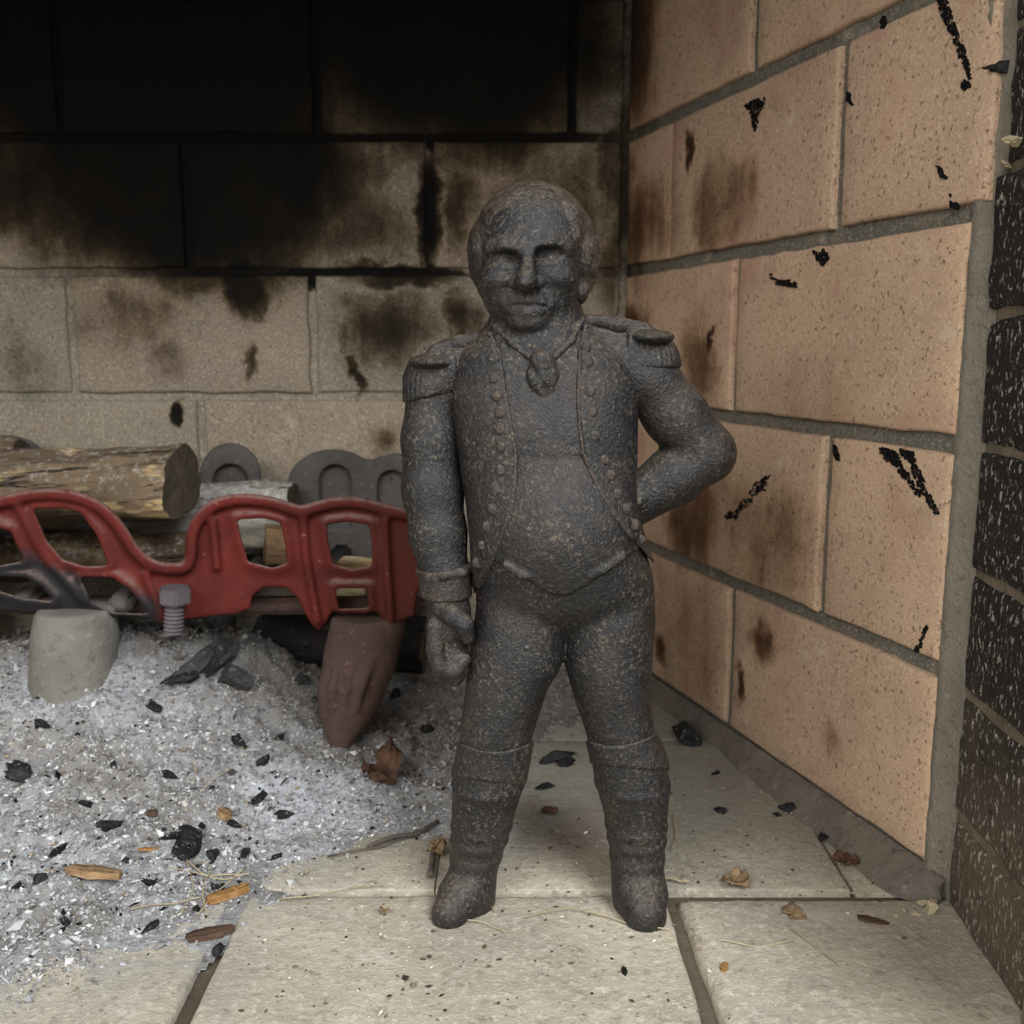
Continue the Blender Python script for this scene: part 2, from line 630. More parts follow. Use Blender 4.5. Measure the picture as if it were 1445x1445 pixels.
# right wall
a0, a1 = rw(-0.004, 0, -REC), rw(S_CORNER + 0.01, 0, -REC)
wall_right = slab('wall_right', M_MORTAR_RIGHT,
                  [a1, a0, a0 + Z3 * TOP_Z, a1 + Z3 * TOP_Z], NR, 0.05)
tag(wall_right, 'splayed tan fire brick side wall of the fireplace', kind='structure')
rows_right = [
    (ZJ[0], ZJ[1], [0, .213, S_CORNER], 0.0),
    (ZJ[1], ZJ[2], [0, .106, .320, S_CORNER], 0.0),
    (ZJ[2], ZJ[3], [0, .222, S_CORNER], 0.0),
    (ZJ[3], ZJ[4], [-.010, .110, .328, S_CORNER], 0.0),
    (ZJ[4], ZJ[5], [-.012, .2107, S_CORNER], 0.0),
    (ZJ[5], ZJ[6], [-.010, .105, .320, S_CORNER], 0.0),
]
RIGHT_BRICKS = []
GR = 0.0048
for z0, z1, js, _ in rows_right:
    for k, (a, b) in enumerate(zip(js[:-1], js[1:])):
        sd += 1
        ga = 0.0 if k == 0 else (0.0015 if abs(a - .328) < .002 else GR * .8)
        gb = 0.0015 if abs(b - .328) < .002 else GR * .8
        o = brick('fire_brick', wall_right, P0 * np.array([1, 1, 0]), DR, Z3, NR, a + ga, b - gb, z0 + GR, z1 - GR, 0.03,
                  M_RIGHT, sd, 0.0022, 0.0007, random.uniform(-.0008, .0008), cell=0.012)
        RIGHT_BRICKS.append((a, b, z0, z1, o))

# left wall (mirrors the right one, out of the picture)
PL0 = np.array([X_CORNER_L - (P0[0] - X_CORNER), P0[1], 0])
DL = np.array([-DR[0], DR[1], 0]); NL = np.array([-NR[0], NR[1], 0])
b0, b1 = PL0 - NL * REC, PL0 + DL * (S_CORNER + .01) - NL * REC
wall_left = slab('wall_left', M_MORTAR_RIGHT, [b0, b1, b1 + Z3 * TOP_Z, b0 + Z3 * TOP_Z], NL, 0.05)
tag(wall_left, 'fire brick side wall at the far end of the grate', kind='structure')
for r_, (z0, z1, js, _) in enumerate(rows_right):
    for a, b in zip(js[:-1], js[1:]):
        sd += 1
        brick('fire_brick', wall_left, PL0, DL, Z3, NL, max(a, 0) + GR * .5, b - GR * .5, z0 + GR, z1 - GR, 0.03,
              M_LEFT, sd, 0.0025, 0.0007, cell=0.03)

# ceiling of the firebox
M_SOOT = rough_stone('soot_black', srgb(20, 18, 16), srgb(14, 12, 11), srgb(38, 34, 30), srgb(8, 8, 8))
ceil = slab('ceiling', M_SOOT, [(-.75, .93, TOP_Z), (.30, .93, TOP_Z), (.30, .30, TOP_Z - .06), (-.75, .30, TOP_Z - .06)],
            (0, 0, -1), 0.04)
tag(ceil, 'sooty throat of the fireplace', kind='structure')

# ------------------------------------------------------------------ jamb of dark face bricks
JA = np.array([0.2385, 0.503, 0]); JB = np.array([0.2275, 0.30, 0])
JD = (JB - JA); J_LEN = np.linalg.norm(JD); JD /= J_LEN
JN = np.array([-JD[1] * -1, JD[0] * -1, 0]); JN = np.array([JD[1], -JD[0], 0])
if JN[0] > 0: JN = -JN
ja, jb = JA - JN * .0012, JB - JN * .0012
jamb = slab('wall_front', M_JOINT_J, [ja, jb, jb + Z3 * TOP_Z, ja + Z3 * TOP_Z], JN, 0.12)
tag(jamb, 'dark face brick jamb beside the fire brick wall', kind='structure')
zc = [-0.002, .053, .121, .186, .250, .317, .385, .450, .516, .582, .648, TOP_Z]
jo = [.004, .0, .002, .0015, -.001, -.0005, .004, .002, .003, .002, .003]
for k, (z0, z1) in enumerate(zip(zc[:-1], zc[1:])):
    sd += 1
    brick('face_brick', jamb, JA, JD, Z3, JN, jo[k], J_LEN + .003, z0 + .0022, z1 - .0022, 0.03, M_BLACK, sd, 0.0035, 0.0010,
          [.001, .000, .001, .002, .001, .003, .001, .001, .001, .001, .001][k], cell=0.010)
# room-side face of the fireplace and the lintel (behind the camera's view)
fr = slab('wall_front', M_JOINT_J, [(JB[0], .30, 0), (1.0, .30, 0), (1.0, .30, 1.3), (JB[0], .30, 1.3)], (0, -1, 0), 0.1)
tag(fr, 'brick face of the fireplace beside the opening', kind='structure')
fl = slab('wall_front', M_JOINT_J, [(-1.4, .30, 0), (-.69, .30, 0), (-.69, .30, 1.3), (-1.4, .30, 1.3)], (0, -1, 0), 0.22)
tag(fl, 'brick face of the fireplace past the grate', kind='structure')
ft = slab('wall_front', M_JOINT_J, [(-.69, .30, TOP_Z - .08), (JB[0], .30, TOP_Z - .08), (JB[0], .30, 1.3), (-.69, .30, 1.3)],
          (0, -1, 0), 0.1)
tag(ft, 'brick lintel face above the fireplace opening', kind='structure')

# mortar strip between the fire bricks and the jamb
def strip():
    prof = [(rw(0.004, 0, -.004), 0), (rw(-0.002, 0, -.0008), 1), (rw(-0.006, 0, -.0006), 2),
            (JA * np.array([1, 1, 0]) + JN * -.0005 + np.array([0, .004, 0]), 3), (JA + JN * .0002 + JD * .0015, 4),
            (JA - JN * .006 + JD * .006, 5)]
    zs = np.linspace(0, TOP_Z, 160)
    verts = []
    for z in zs:
        for p, i in prof:
            verts.append((p[0], p[1], z))
    V = np.array(verts)
    n1 = vnoise(V, 95, 5) + .6 * vnoise(V, 240, 6)
    w = np.tile(np.array([0, .5, 1, 1, .8, 0]), len(zs))
    nn = (NR + JN); nn /= np.linalg.norm(nn)
    V += np.outer(n1 * w * .0013, nn)
    k = len(prof)
    faces = []
    for i in range(len(zs) - 1):
        for j in range(k - 1):
            faces.append((i * k + j, (i + 1) * k + j, (i + 1) * k + j + 1, i * k + j + 1))
    me = mesh_from('mortar_bead', V, faces)
    o = link('mortar_bead', me, M_STRIP, wall_right)
    o['label'] = 'rough grey mortar bead along the brick ends'


strip()

# mortar fillet along the foot of the right wall
def fillet():
    ns = 160
    ss = np.linspace(-0.018, S_CORNER, ns)
    prof = [(-.002, .0155), (.001, .0142), (.006, .0105), (.011, .0060), (.0155, .0018), (.0175, -.003)]
    V, faces = [], []
    for s in ss:
        fade = 0.45 + 0.45 * np.clip((0.30 - s) / 0.2, 0, 1)
        fade *= np.clip((s + .019) / .022, 0.02, 1) ** .6
        for o_, z in prof:
            V.append(rw(s, z * (0.85 + .15 * fade), o_ * fade))
    V = np.array(V)
    n1 = vnoise(V, 70, 15) + .6 * vnoise(V, 200, 16)
    V += np.outer(n1 * .0016, np.array([-.6, 0, .6]))
    n2 = vnoise(V, 38, 17) * np.tile(np.array([0, 0, .3, .7, 1, 1]), ns)
    V += np.outer(n2 * .0035, NR)
    k = len(prof)
    for i in range(ns - 1):
        for j in range(k - 1):
            faces.append((i * k + j, i * k + j + 1, (i + 1) * k + j + 1, (i + 1) * k + j))
    # close the near end
    faces.append(tuple(range(k)))
    o = link('mortar_fillet', mesh_from('mortar_fillet', V, faces), M_FILLET, wall_right)
    o['label'] = 'dark crumbling mortar fillet along the wall foot'


fillet()

# ------------------------------------------------------------------ hearth floor
floor = slab('floor', M_BED, [(-1.4, -1.2, -.0055), (1.0, -1.2, -.0055), (1.0, .95, -.0055), (-1.4, .95, -.0055)], (0, 0, 1), 0.04)
tag(floor, 'brick hearth floor with dirt in the joints', kind='structure')
X3, Y3 = np.array([1.0, 0, 0]), np.array([0, 1.0, 0])
fj = on_z(780, 1258)[1]                               # long joint behind the front row


def fx(px, py):
    return on_z(px, py)[0]


xa0, xa1 = fx(292, 1360), fx(958, 1330)
xb0 = fx(985, 1330)
print('front row', xa0, xa1, xb0, fj)
front_depth = 0.2215
y_f0 = fj - front_depth
front = [(xa0 - .004 - .236, xa0 - .004), (xa0 + .004, xa1), (xb0, .262)]
for k in range(3):
    front.insert(0, (front[0][0] - .244, front[0][0] - .006))
for k, (a, b) in enumerate(front):
    sd += 1
    hi = k == len(front) - 1
    brick('hearth_brick', floor, (0, 0, 0), X3, Y3, Z3, a, b, y_f0, fj - (.006 if hi else .003), 0.03, M_HEARTH, sd,
          0.006 if hi else .003, 0.0005, .001 if hi else 0, cell=0.009,
          skew=(0.004, 0, 0, -0.004) if hi else ((0, .002, 0.0, 0) if k == len(front) - 2 else None))
# inner rows: bricks laid lengthwise into the firebox
xr = fx(1192, 1240)
for r_ in range(2):
    y0, y1 = fj + r_ * .218 + (.003 if r_ == 0 else .0003), fj + (r_ + 1) * .218 - .0003
    xs = [xr + .117 * k for k in range(-7, 2)]
    for a, b in zip(xs[:-1], xs[1:]):
        sd += 1
        first = abs(a - xr) < 1e-6
        wl = 0.245 - (y0 - .503) * .33
        b2 = min(b, wl + .03)
        if b2 - a < .02: continue
        brick('hearth_brick', floor, (0, 0, 0), X3, Y3, Z3, a + (.003 if first else .0002), b2 - (.0002 if b2 == b else 0), y0, y1, .03,
              M_HEARTH, sd, .0007, .0002, -.0005 if not first else -.003, cell=.014)
# room-side hearth in front of the picture
for r_ in range(1, 3):
    y1 = fj - r_ * front_depth - .004
    for k in range(-3, 3):
        sd += 1
        a = xa0 + .004 + k * .244
        brick('hearth_brick', floor, (0, 0, 0), X3, Y3, Z3, a, a + .238, y1 - .2135, y1, .03, M_HEARTH, sd, .004, .0008, cell=.05)

# ------------------------------------------------------------------ implicit modelling tools
def ell(p, c, r):
    q = p - np.asarray(c, np.float32)
    r = np.asarray(r, np.float32)
    a = q / r
    k0 = np.sqrt((a * a).sum(1)) + 1e-6
    b = a / r
    k1 = np.sqrt((b * b).sum(1)) + 1e-9
    return k0 * (k0 - 1.0) / k1


def cone(p, a, b, ra, rb):
    a = np.asarray(a, np.float32); b = np.asarray(b, np.float32)
    ab = b - a
    t = np.clip(((p - a) @ ab) / float(ab @ ab), 0, 1)
    q = p - a - t[:, None] * ab
    return np.sqrt((q * q).sum(1)) - (ra + t * (rb - ra))


def chain(p, pts, k=4.0):
    """pts: list of (x,y,d,r)"""
    out = None
    for A, B in zip(pts[:-1], pts[1:]):
        c = cone(p, A[:3], B[:3], A[3], B[3])
        out = c if out is None else smin(out, c, k)
    return out


def smin(a, b, k):
    h = np.clip(0.5 + 0.5 * (b - a) / k, 0, 1)
    return b + (a - b) * h - k * h * (1 - h)


def smax(a, b, k):
    return -smin(-a, -b, k)


class Loft:
    """rows (y, cx, half width, half depth, depth centre), along y"""

    def __init__(self, rows, ex=2.0):
        r = np.array(rows, float)
        ys = np.arange(r[0, 0], r[-1, 0] + 1)
        self.ys = ys
        ker = np.exp(-0.5 * (np.arange(-24, 25) / 9.0) ** 2); ker /= ker.sum()
        self.c = []
        for k in range(1, 5):
            v = np.interp(ys, r[:, 0], r[:, k])
            v = np.convolve(np.pad(v, 24, mode='edge'), ker, 'valid')
            self.c.append(v)
        self.ex = ex

    def __call__(self, p, grow=0.0, cap=10.0):
        y = p[:, 1]
        cx, hw, hd, dc = [np.interp(y, self.ys, c).astype(np.float32) for c in self.c]
        hw = hw + grow; hd = hd + grow
        a = np.abs((p[:, 0] - cx) / hw); b = np.abs((p[:, 2] - dc) / hd)
        if self.ex == 2.0:
            k = np.sqrt(a * a + b * b)
        else:
            k = (a ** self.ex + b ** self.ex) ** (1 / self.ex)
        d = (k - 1.0) * np.minimum(hw, hd)
        e = np.maximum(self.ys[0] - y, y - self.ys[-1])
        return smax(d, e, cap)


def surface_nets(vol, org, h):
    s = vol < 0
    nx, ny, nz = vol.shape
    c = np.zeros((nx - 1, ny - 1, nz - 1), np.uint8)
    for a in (0, 1):
        for b in (0, 1):
            for e in (0, 1):
                c += s[a:nx - 1 + a, b:ny - 1 + b, e:nz - 1 + e]
    act = (c > 0) & (c < 8)
    cells = np.argwhere(act)
    ids = -np.ones(act.shape, np.int32)
    ids[act] = np.arange(len(cells))
    acc = np.zeros((len(cells), 3)); cnt = np.zeros(len(cells))
    offs = [(a, b, e) for a in (0, 1) for b in (0, 1) for e in (0, 1)]
    for o1 in offs:
        for ax in range(3):
            if o1[ax]: continue
            o2 = list(o1); o2[ax] = 1
            v1 = vol[cells[:, 0] + o1[0], cells[:, 1] + o1[1], cells[:, 2] + o1[2]]
            v2 = vol[cells[:, 0] + o2[0], cells[:, 1] + o2[1], cells[:, 2] + o2[2]]
            x = (v1 < 0) != (v2 < 0)
            t = v1[x] / (v1[x] - v2[x])
            pt = np.tile(np.array(o1, float), (x.sum(), 1))
            pt[:, ax] = t
            acc[x] += pt; cnt[x] += 1
    verts = (cells + acc / np.maximum(cnt, 1)[:, None]) * h + np.asarray(org)
    quads = []
    for ax in range(3):
        sl1 = [slice(None)] * 3; sl2 = [slice(None)] * 3
        sl1[ax] = slice(0, -1); sl2[ax] = slice(1, None)
        s1, s2 = s[tuple(sl1)], s[tuple(sl2)]
        e = np.argwhere(s1 != s2)
        b_, c_ = (ax + 1) % 3, (ax + 2) % 3
        ok = (e[:, b_] > 0) & (e[:, c_] > 0) & (e[:, b_] < act.shape[b_]) & (e[:, c_] < act.shape[c_])
        e = e[ok]
        inside_first = s[e[:, 0], e[:, 1], e[:, 2]]
        q = []
        for db, dc in ((-1, -1), (0, -1), (0, 0), (-1, 0)):
            i = e.copy(); i[:, b_] += db; i[:, c_] += dc
            q.append(ids[i[:, 0], i[:, 1], i[:, 2]])
        q = np.stack(q, 1)
        q[~inside_first] = q[~inside_first][:, ::-1]
        quads.append(q)
    return verts, np.concatenate(quads)


def mesh_sdf(fn, lo, hi, h, band=3.0, cs=4):
    """mesh the zero set of fn inside the box lo..hi with cells of h"""
    lo = np.asarray(lo, float); hi = np.asarray(hi, float)
    nc = np.ceil((hi - lo) / (h * cs)).astype(int) + 1
    ax = [lo[i] + np.arange(nc[i]) * h * cs + h * (cs - 1) / 2 for i in range(3)]
    g = np.stack(np.meshgrid(*ax, indexing='ij'), -1).reshape(-1, 3).astype(np.float32)
    vc = fn(g).reshape(nc)
    vol = np.repeat(np.repeat(np.repeat(vc, cs, 0), cs, 1), cs, 2).astype(np.float32)
    near = np.argwhere(np.abs(vol) < band * h * cs)
    pts = (near * h + lo).astype(np.float32)
    out = np.empty(len(pts), np.float32)
    for i in range(0, len(pts), 400000):
        out[i:i + 400000] = fn(pts[i:i + 400000])
    vol[near[:, 0], near[:, 1], near[:, 2]] = out
    return surface_nets(vol, lo, h)


class Stage:
    """modelling space in photo pixels on the upright plane Y = y0: (px, py, depth in px) to metres"""

    def __init__(self, y0):
        self.y0 = y0
        self.k = F_PX / (y0 * math.cos(PITCH) + 0.15 * math.sin(PITCH))     # px per metre on the plane

    def world(self, V):
        V = np.asarray(V, float)
        u = (V[:, 0] - 722.5) / F_PX
        v = (722.5 - V[:, 1]) / F_PX
        dy = math.cos(PITCH) + v * math.sin(PITCH)
        dz = -math.sin(PITCH) + v * math.cos(PITCH)
        t = self.y0 / dy
        return np.stack([u * t, np.full(len(V), self.y0) + V[:, 2] / self.k, CAM_H + dz * t], 1)

    def L(self, x, y, d):
        """where to model so that the photo's pixel (x,y) is met at depth d"""
        k = 1 + d / self.k / self.y0
        return (722.5 + (x - 722.5) * k, 490.8 + (y - 490.8) * k, d)

    def unL(self, p):
        k = 1 + p[:, 2] / self.k / self.y0
        return 722.5 + (p[:, 0] - 722.5) / k, 490.8 + (p[:, 1] - 490.8) / k

    def build(self, name, fn, lo, hi, h, mat, parent, band=3.0):
        V, Q = mesh_sdf(fn, lo, hi, h, band)
        W = self.world(V)
        # local frame is (x right, y down, depth away): right-handed, so winding holds
        me = mesh_fast(name, W, Q)
        return link(name, me, mat, parent)


# ------------------------------------------------------------------ iron materials
def iron_material(name, brown, dust, seed, gloss=0.5):
    nt = NT(name)
    pos = nt.vadd(nt.pos(), (seed, seed * .7, 0))
    big = nt.noise(22, 5, 0.6, vec=pos)
    col = nt.mix(nt.step(big, 0.35, 0.65), srgb(16, 16, 18), srgb(27, 27, 29))
    b = nt.noise(30, 6, 0.7, vec=nt.vadd(pos, (3, 1, 2)))
    col = nt.mix(nt.step(b, 0.46 - brown * .14, 0.72, 0, 0.5 + brown * .35), col, srgb(58, 46, 37))
    fine = nt.noise(460, 4, 0.75, vec=nt.vadd(pos, (1, 4, 2)))
    mask = nt.step(nt.noise(45, 5, 0.65, vec=nt.vadd(pos, (6, 6, 2))), 0.38, 0.62, 0.25, 1.0)
    col = nt.mix(nt.m('MULTIPLY', nt.step(fine, 0.52, 0.64, 0, dust * 1.35), mask), col, srgb(108, 96, 80))
    dk = nt.noise(210, 5, 0.75, vec=nt.vadd(pos, (8, 4, 2)))
    col = nt.mix(nt.step(dk, 0.52, 0.64, 0, 0.85), col, srgb(10, 10, 10))
    # dust lies on what faces up
    nz = nt.sep(nt.n('ShaderNodeNewGeometry').outputs['Normal'])[2]
    up = nt.m('MULTIPLY', nt.step(nz, 0.25, 0.9), nt.step(fine, 0.3, 0.6))
    col = nt.mix(nt.m('MULTIPLY', up, 0.5), col, srgb(104, 92, 77))
    sp = nt.noise(520, 2, 0.5, vec=nt.vadd(pos, (2, 9, 2)))
    col = nt.mix(nt.step(sp, 0.72, 0.77, 0, 0.6), col, srgb(150, 138, 118))
    rough = nt.m('ADD', nt.m('MULTIPLY', mask, 0.16), nt.m('ADD', nt.m('MULTIPLY', fine, 0.3), gloss - 0.22))
    micro = nt.noise(620, 3, 0.7, vec=nt.vadd(pos, (5, 1, 9)))
    h = nt.m('ADD', nt.m('MULTIPLY', micro, 0.6), nt.m('ADD', nt.m('MULTIPLY', fine, 0.9), nt.m('MULTIPLY', dk, -0.5)))
    return nt.out(col, rough, 0.50, nt.bump(h, 0.95, 0.0010))


M_IRON = iron_material('cast_iron', 0.45, 0.50, 0.0, 0.41)
M_IRON_BROWN = iron_material('cast_iron_brown', 1.5, 0.5, 1.3, 0.44)
M_IRON_COAT = iron_material('cast_iron_coat', 0.65, 0.55, 2.1, 0.44)

# ------------------------------------------------------------------ the cast-iron officer
ST = Stage(0.50)
L = ST.L
statue = empty('cast_iron_statue', (0.03, 0.50, 0))
tag(statue, 'dark cast iron statue of an officer with hand on hip standing on the hearth', 'statue')
FLOOR_Y = 722.5 + F_PX * math.tan(math.atan(CAM_H / 0.50) - PITCH)     # floor level in the stage

TORSO = Loft([(425, 757, 58, 56, 8), (455, 757, 64, 58, 6), (478, 759, 84, 64, 6), (500, 763, 118, 70, 6),
              (540, 767, 126, 76, 4), (600, 770, 122, 80, 0), (660, 774, 117, 80, 0), (710, 777, 112, 82, 0),
              (760, 787, 117, 86, 0), (805, 796, 124, 88, 2), (845, 798, 124, 82, 8), (870, 798, 112, 66, 14),
              (895, 797, 86, 44, 18)], 2.3)
LEG_L = Loft([(810, 738, 60, 62, 6), (870, 734, 64, 64, 0), (915, 731, 67, 64, -2), (938, 726, 66, 62, -3), (965, 716, 58, 58, -4), (1030, 701, 52, 52, -4),
              (1060, 697, 50, 50, -1), (1105, 689, 51, 54, 5), (1150, 682, 45, 49, 9), (1195, 675, 38, 41, 10),
              (1235, 667, 34, 38, 8), (1285, 664, 34, 40, 4)], 2.15)
LEG_R = Loft([(810, 858, 60, 62, 6), (870, 861, 64, 64, 0), (925, 857, 63, 60, -1), (947, 859, 60, 58, -2), (992, 866, 53, 52, -2),
              (1033, 875, 48, 49, -2), (1060, 885, 52, 51, 1), (1105, 893, 53, 55, 6), (1150, 898, 45, 49, 10),
              (1195, 900, 39, 42, 10), (1235, 900, 37, 41, 6), (1285, 902, 37, 44, 0)], 2.15)


def head_core(p):
    d = ell(p, (752, 342, 4), (82, 86, 85))
    d = smin(d, cone(p, L(748, 382, -16), L(746, 418, -26), 65, 50), 22)
    d = smin(d, ell(p, L(746, 432, -22), (54, 32, 46)), 12)
    d = smin(d, ell(p, L(705, 405, -30), (26, 36, 34)), 16)
    d = smin(d, ell(p, L(788, 404, -30), (26, 36, 34)), 16)
    return d


def face(p):
    d = head_core(p)
    # brow, eye hollows, lids
    d = smin(d, chain(p, [(*L(690, 351, -62), 8), (*L(710, 347, -74), 9), (*L(732, 352, -78), 7)]), 12)
    d = smin(d, chain(p, [(*L(757, 349, -78), 7), (*L(778, 343, -75), 9), (*L(800, 348, -62), 8)]), 12)
    for ex, ey in ((711, 365), (777, 359)):
        d = smax(d, -ell(p, L(ex, ey - 1, -86), (24, 11, 24)), 4)
        d = smin(d, ell(p, L(ex, ey + 2, -61), (15, 8, 9)), 3)
        d = smin(d, chain(p, [(*L(ex - 16, ey + 11, -66), 2.5), (*L(ex, ey + 13, -72), 3), (*L(ex + 15, ey + 10, -68), 2.5)]), 5)
    # nose
    d = smin(d, chain(p, [(*L(745, 352, -79), 7), (*L(744, 378, -89), 10), (*L(742, 396, -100), 14.5)]), 8)
    d = smin(d, ell(p, L(727, 400, -86), (11, 9, 11)), 5)
    d = smin(d, ell(p, L(758, 400, -86), (11, 9, 11)), 5)
    # cheeks
    d = smin(d, ell(p, L(703, 393, -56), (22, 16, 20)), 16)
    d = smin(d, ell(p, L(786, 391, -56), (22, 16, 20)), 16)
    # mouth and chin
    d = smin(d, ell(p, L(744, 428, -64), (34, 17, 14)), 14)
    d = smax(d, -chain(p, [(*L(718, 434, -74), 2.2), (*L(732, 430, -80), 2.8), (*L(744, 432, -81), 2.8),
                           (*L(757, 430, -80), 2.8), (*L(770, 433, -73), 2.2)]), 3)
    d = smin(d, chain(p, [(*L(724, 424, -72), 3.5), (*L(744, 423, -77), 4.5), (*L(764, 424, -72), 3.5)]), 6)
    d = smin(d, chain(p, [(*L(728, 440, -71), 4), (*L(744, 441, -75), 5), (*L(760, 440, -71), 4)]), 6)
    d = smin(d, ell(p, L(745, 456, -58), (26, 14, 18)), 12)
    # folds from nose to mouth
    d = smax(d, -chain(p, [(*L(720, 406, -82), 2), (*L(711, 424, -76), 2.5)]), 7)
    d = smax(d, -chain(p, [(*L(765, 405, -82), 2), (*L(776, 423, -75), 2.5)]), 7)
    # ears, half under the hair
    d = smin(d, ell(p, (676, 385, 2), (10, 22, 14)), 5)
    d = smin(d, ell(p, (828, 383, 2), (10, 22, 14)), 5)
    return d


ARM_L = [(640, 520, 10, 44), (610, 548, 10, 37), (607, 620, 6, 40), (610, 690, 4, 42), (618, 752, -4, 39), (630, 815, -14, 33)]
ARM_R = [(875, 512, 10, 46), (912, 530, 10, 43), (955, 585, 18, 45), (1000, 641, 24, 42), (955, 674, 20, 40), (893, 712, 14, 34)]


def hand_l(p):
    """hanging fist seen from the thumb side: back of the hand outwards, fingers rolled in"""
    d = ell(p, L(634, 876, -12), (31, 42, 34))
    d = smin(d, chain(p, [(630, 820, -14, 30), (633, 850, -14, 29)]), 10)
    for i, (dd, ln, r) in enumerate(((-36, 0, 11.5), (-14, 8, 12.5), (8, 4, 12), (28, -8, 10.5))):
        f = chain(p, [(*L(615, 884, dd), r + 1), (*L(613 + i, 915 + ln * .5, dd - 3), r), (*L(622 + i, 940 + ln, dd - 3), r - 1),
                      (*L(642, 948 + ln, dd), r - 1), (*L(655, 932 + ln, dd + 2), r - 2)], 3)
        d = smin(d, f, 3.0)
    d = smin(d, chain(p, [(*L(622, 858, -36), 13), (*L(638, 868, -50), 14), (*L(655, 882, -52), 13), (*L(660, 900, -46), 10)], 3), 4)
    d = smin(d, ell(p, L(640, 915, -6), (22, 34, 34)), 4)
    return d


def hand_r(p):
    """fist pressed against the hip under the coat edge"""
    d = ell(p, (885, 716, 16), (30, 28, 30))
    for i, dd in enumerate((-10, 8, 26, 42)):
        d = smin(d, chain(p, [(892, 700, dd, 11), (868, 705, dd - 4, 11), (858, 722, dd - 4, 10), (870, 736, dd, 9)], 3), 3)
    d = smin(d, chain(p, [(900, 702, -14, 11), (884, 714, -22, 11), (872, 728, -20, 9)], 3), 3)
    return d


def body(p):
    d = TORSO(p, cap=14)
    # upper chest and neck cloth
    d = smin(d, cone(p, (757, 440, 6), (757, 480, 4), 62, 70), 14)
    d = smin(d, cone(p, (700, 496, 6), (625, 528, 8), 34, 34), 16)
    d = smin(d, cone(p, (820, 484, 6), (905, 505, 8), 36, 38), 16)
    # belly
    d = smin(d, ell(p, L(790, 742, -34), (96, 100, 66)), 24)
    # legs
    ll = LEG_L(p, cap=10); lr = LEG_R(p, cap=10)
    wrl = 2.2 * np.exp(-((p[:, 1] - 1168) / 6) ** 2) + 2.6 * np.exp(-((p[:, 1] - 1187) / 7) ** 2) + 1.6 * np.exp(-((p[:, 1] - 1212) / 7) ** 2) \
        + 2 * np.exp(-((p[:, 1] - 1107) / 6) ** 2)
    ll = ll - wrl; lr = lr - wrl
    # feet
    fl = cone(p, (667, 1250, 16), L(634, 1292, -42), 27, 25)
    fl = smin(fl, ell(p, L(652, 1262, -18), (34, 28, 34)), 10)
    fr = cone(p, (901, 1250, 14), L(911, 1294, -46), 30, 29)
    fr = smin(fr, ell(p, L(905, 1262, -20), (37, 28, 36)), 10)
    ll = smin(ll, fl, 12); lr = smin(lr, fr, 12)
    legs = smin(ll, lr, 6)
    d = smin(d, legs, 8)
    # arms
    al = chain(p, ARM_L, 12)
    d = smin(d, al, 9)
    ar = smin(chain(p, ARM_R[:4], 12), chain(p, ARM_R[3:], 12), 10)
    d = smin(d, ar, 9)
    d = smin(d, hand_r(p), 5)
    d = smin(d, hand_l(p), 5)
    # head
    d = smin(d, face(p), 7)
    # flat soles
    d = np.maximum(d, p[:, 1] - FLOOR_Y)
    return d


def pl(xs, pts):
    pts = np.array(pts, float)
    return np.interp(xs, pts[:, 0], pts[:, 1])


LAP_L = [(455, 680), (470, 690), (500, 704), (560, 712), (600, 720), (640, 727), (680, 727), (720, 720), (760, 706), (800, 690), (830, 676), (860, 660)]
LAP_R = [(440, 832), (460, 826), (500, 819), (560, 817), (600, 819), (640, 824), (670, 836), (700, 851), (730, 870), (760, 893), (785, 913), (800, 926), (860, 945)]
HEM_V = [(660, 770), (690, 788), (720, 806), (750, 824), (778, 840), (800, 842), (830, 826), (860, 804), (885, 786), (910, 772), (940, 760)]


def coat_base(p):
    d = TORSO(p, grow=7.5, cap=10)
    d = smin(d, ell(p, L(790, 742, -34), (100, 104, 70)), 24)
    return d


def coat_l(p):
    x, y = ST.unL(p)
    d = coat_base(p)
    d = smax(d, x - pl(y, LAP_L), 4)
    hem = 832 + np.clip((p[:, 2] - 10) * .8, 0, 36)
    d = smax(d, y - hem, 5)
    d = smax(d, 462 - y, 6)
    return d


def coat_r(p):
    x, y = ST.unL(p)
    d = coat_base(p)
    d = smax(d, pl(y, LAP_R) - x, 4)
    hem = 790 + np.clip((p[:, 2] + 40) * 1.3, 0, 96)
    d = smax(d, y - hem, 8)
    d = smax(d, 452 - y, 6)
    return d


def waistcoat(p):
    x, y = ST.unL(p)
    d = TORSO(p, grow=2.0, cap=10)
    d = smin(d, ell(p, L(792, 748, -38), (98, 104, 72)), 22)
    d = smax(d, y - pl(x, HEM_V), 4)
    d = smax(d, pl(y, LAP_L) - 6 - x, 4)
    d = smax(d, x - pl(y, LAP_R) - 6, 4)
    d = smax(d, 505 - y, 5)
    d = smax(d, p[:, 2] + 20, 5)
    d = smin(d, chain(p, [(*L(712, 797, -86), 4), (*L(735, 812, -92), 5), (*L(748, 815, -94), 4)]), 5)
    d = smin(d, chain(p, [(*L(828, 812, -94), 4), (*L(850, 805, -92), 6), (*L(880, 786, -84), 5)]), 5)
    # a shallow fold where the waistcoat is drawn in
    d = d + 1.6 * np.exp(-((y - 648) / 5.0) ** 2)
    return d


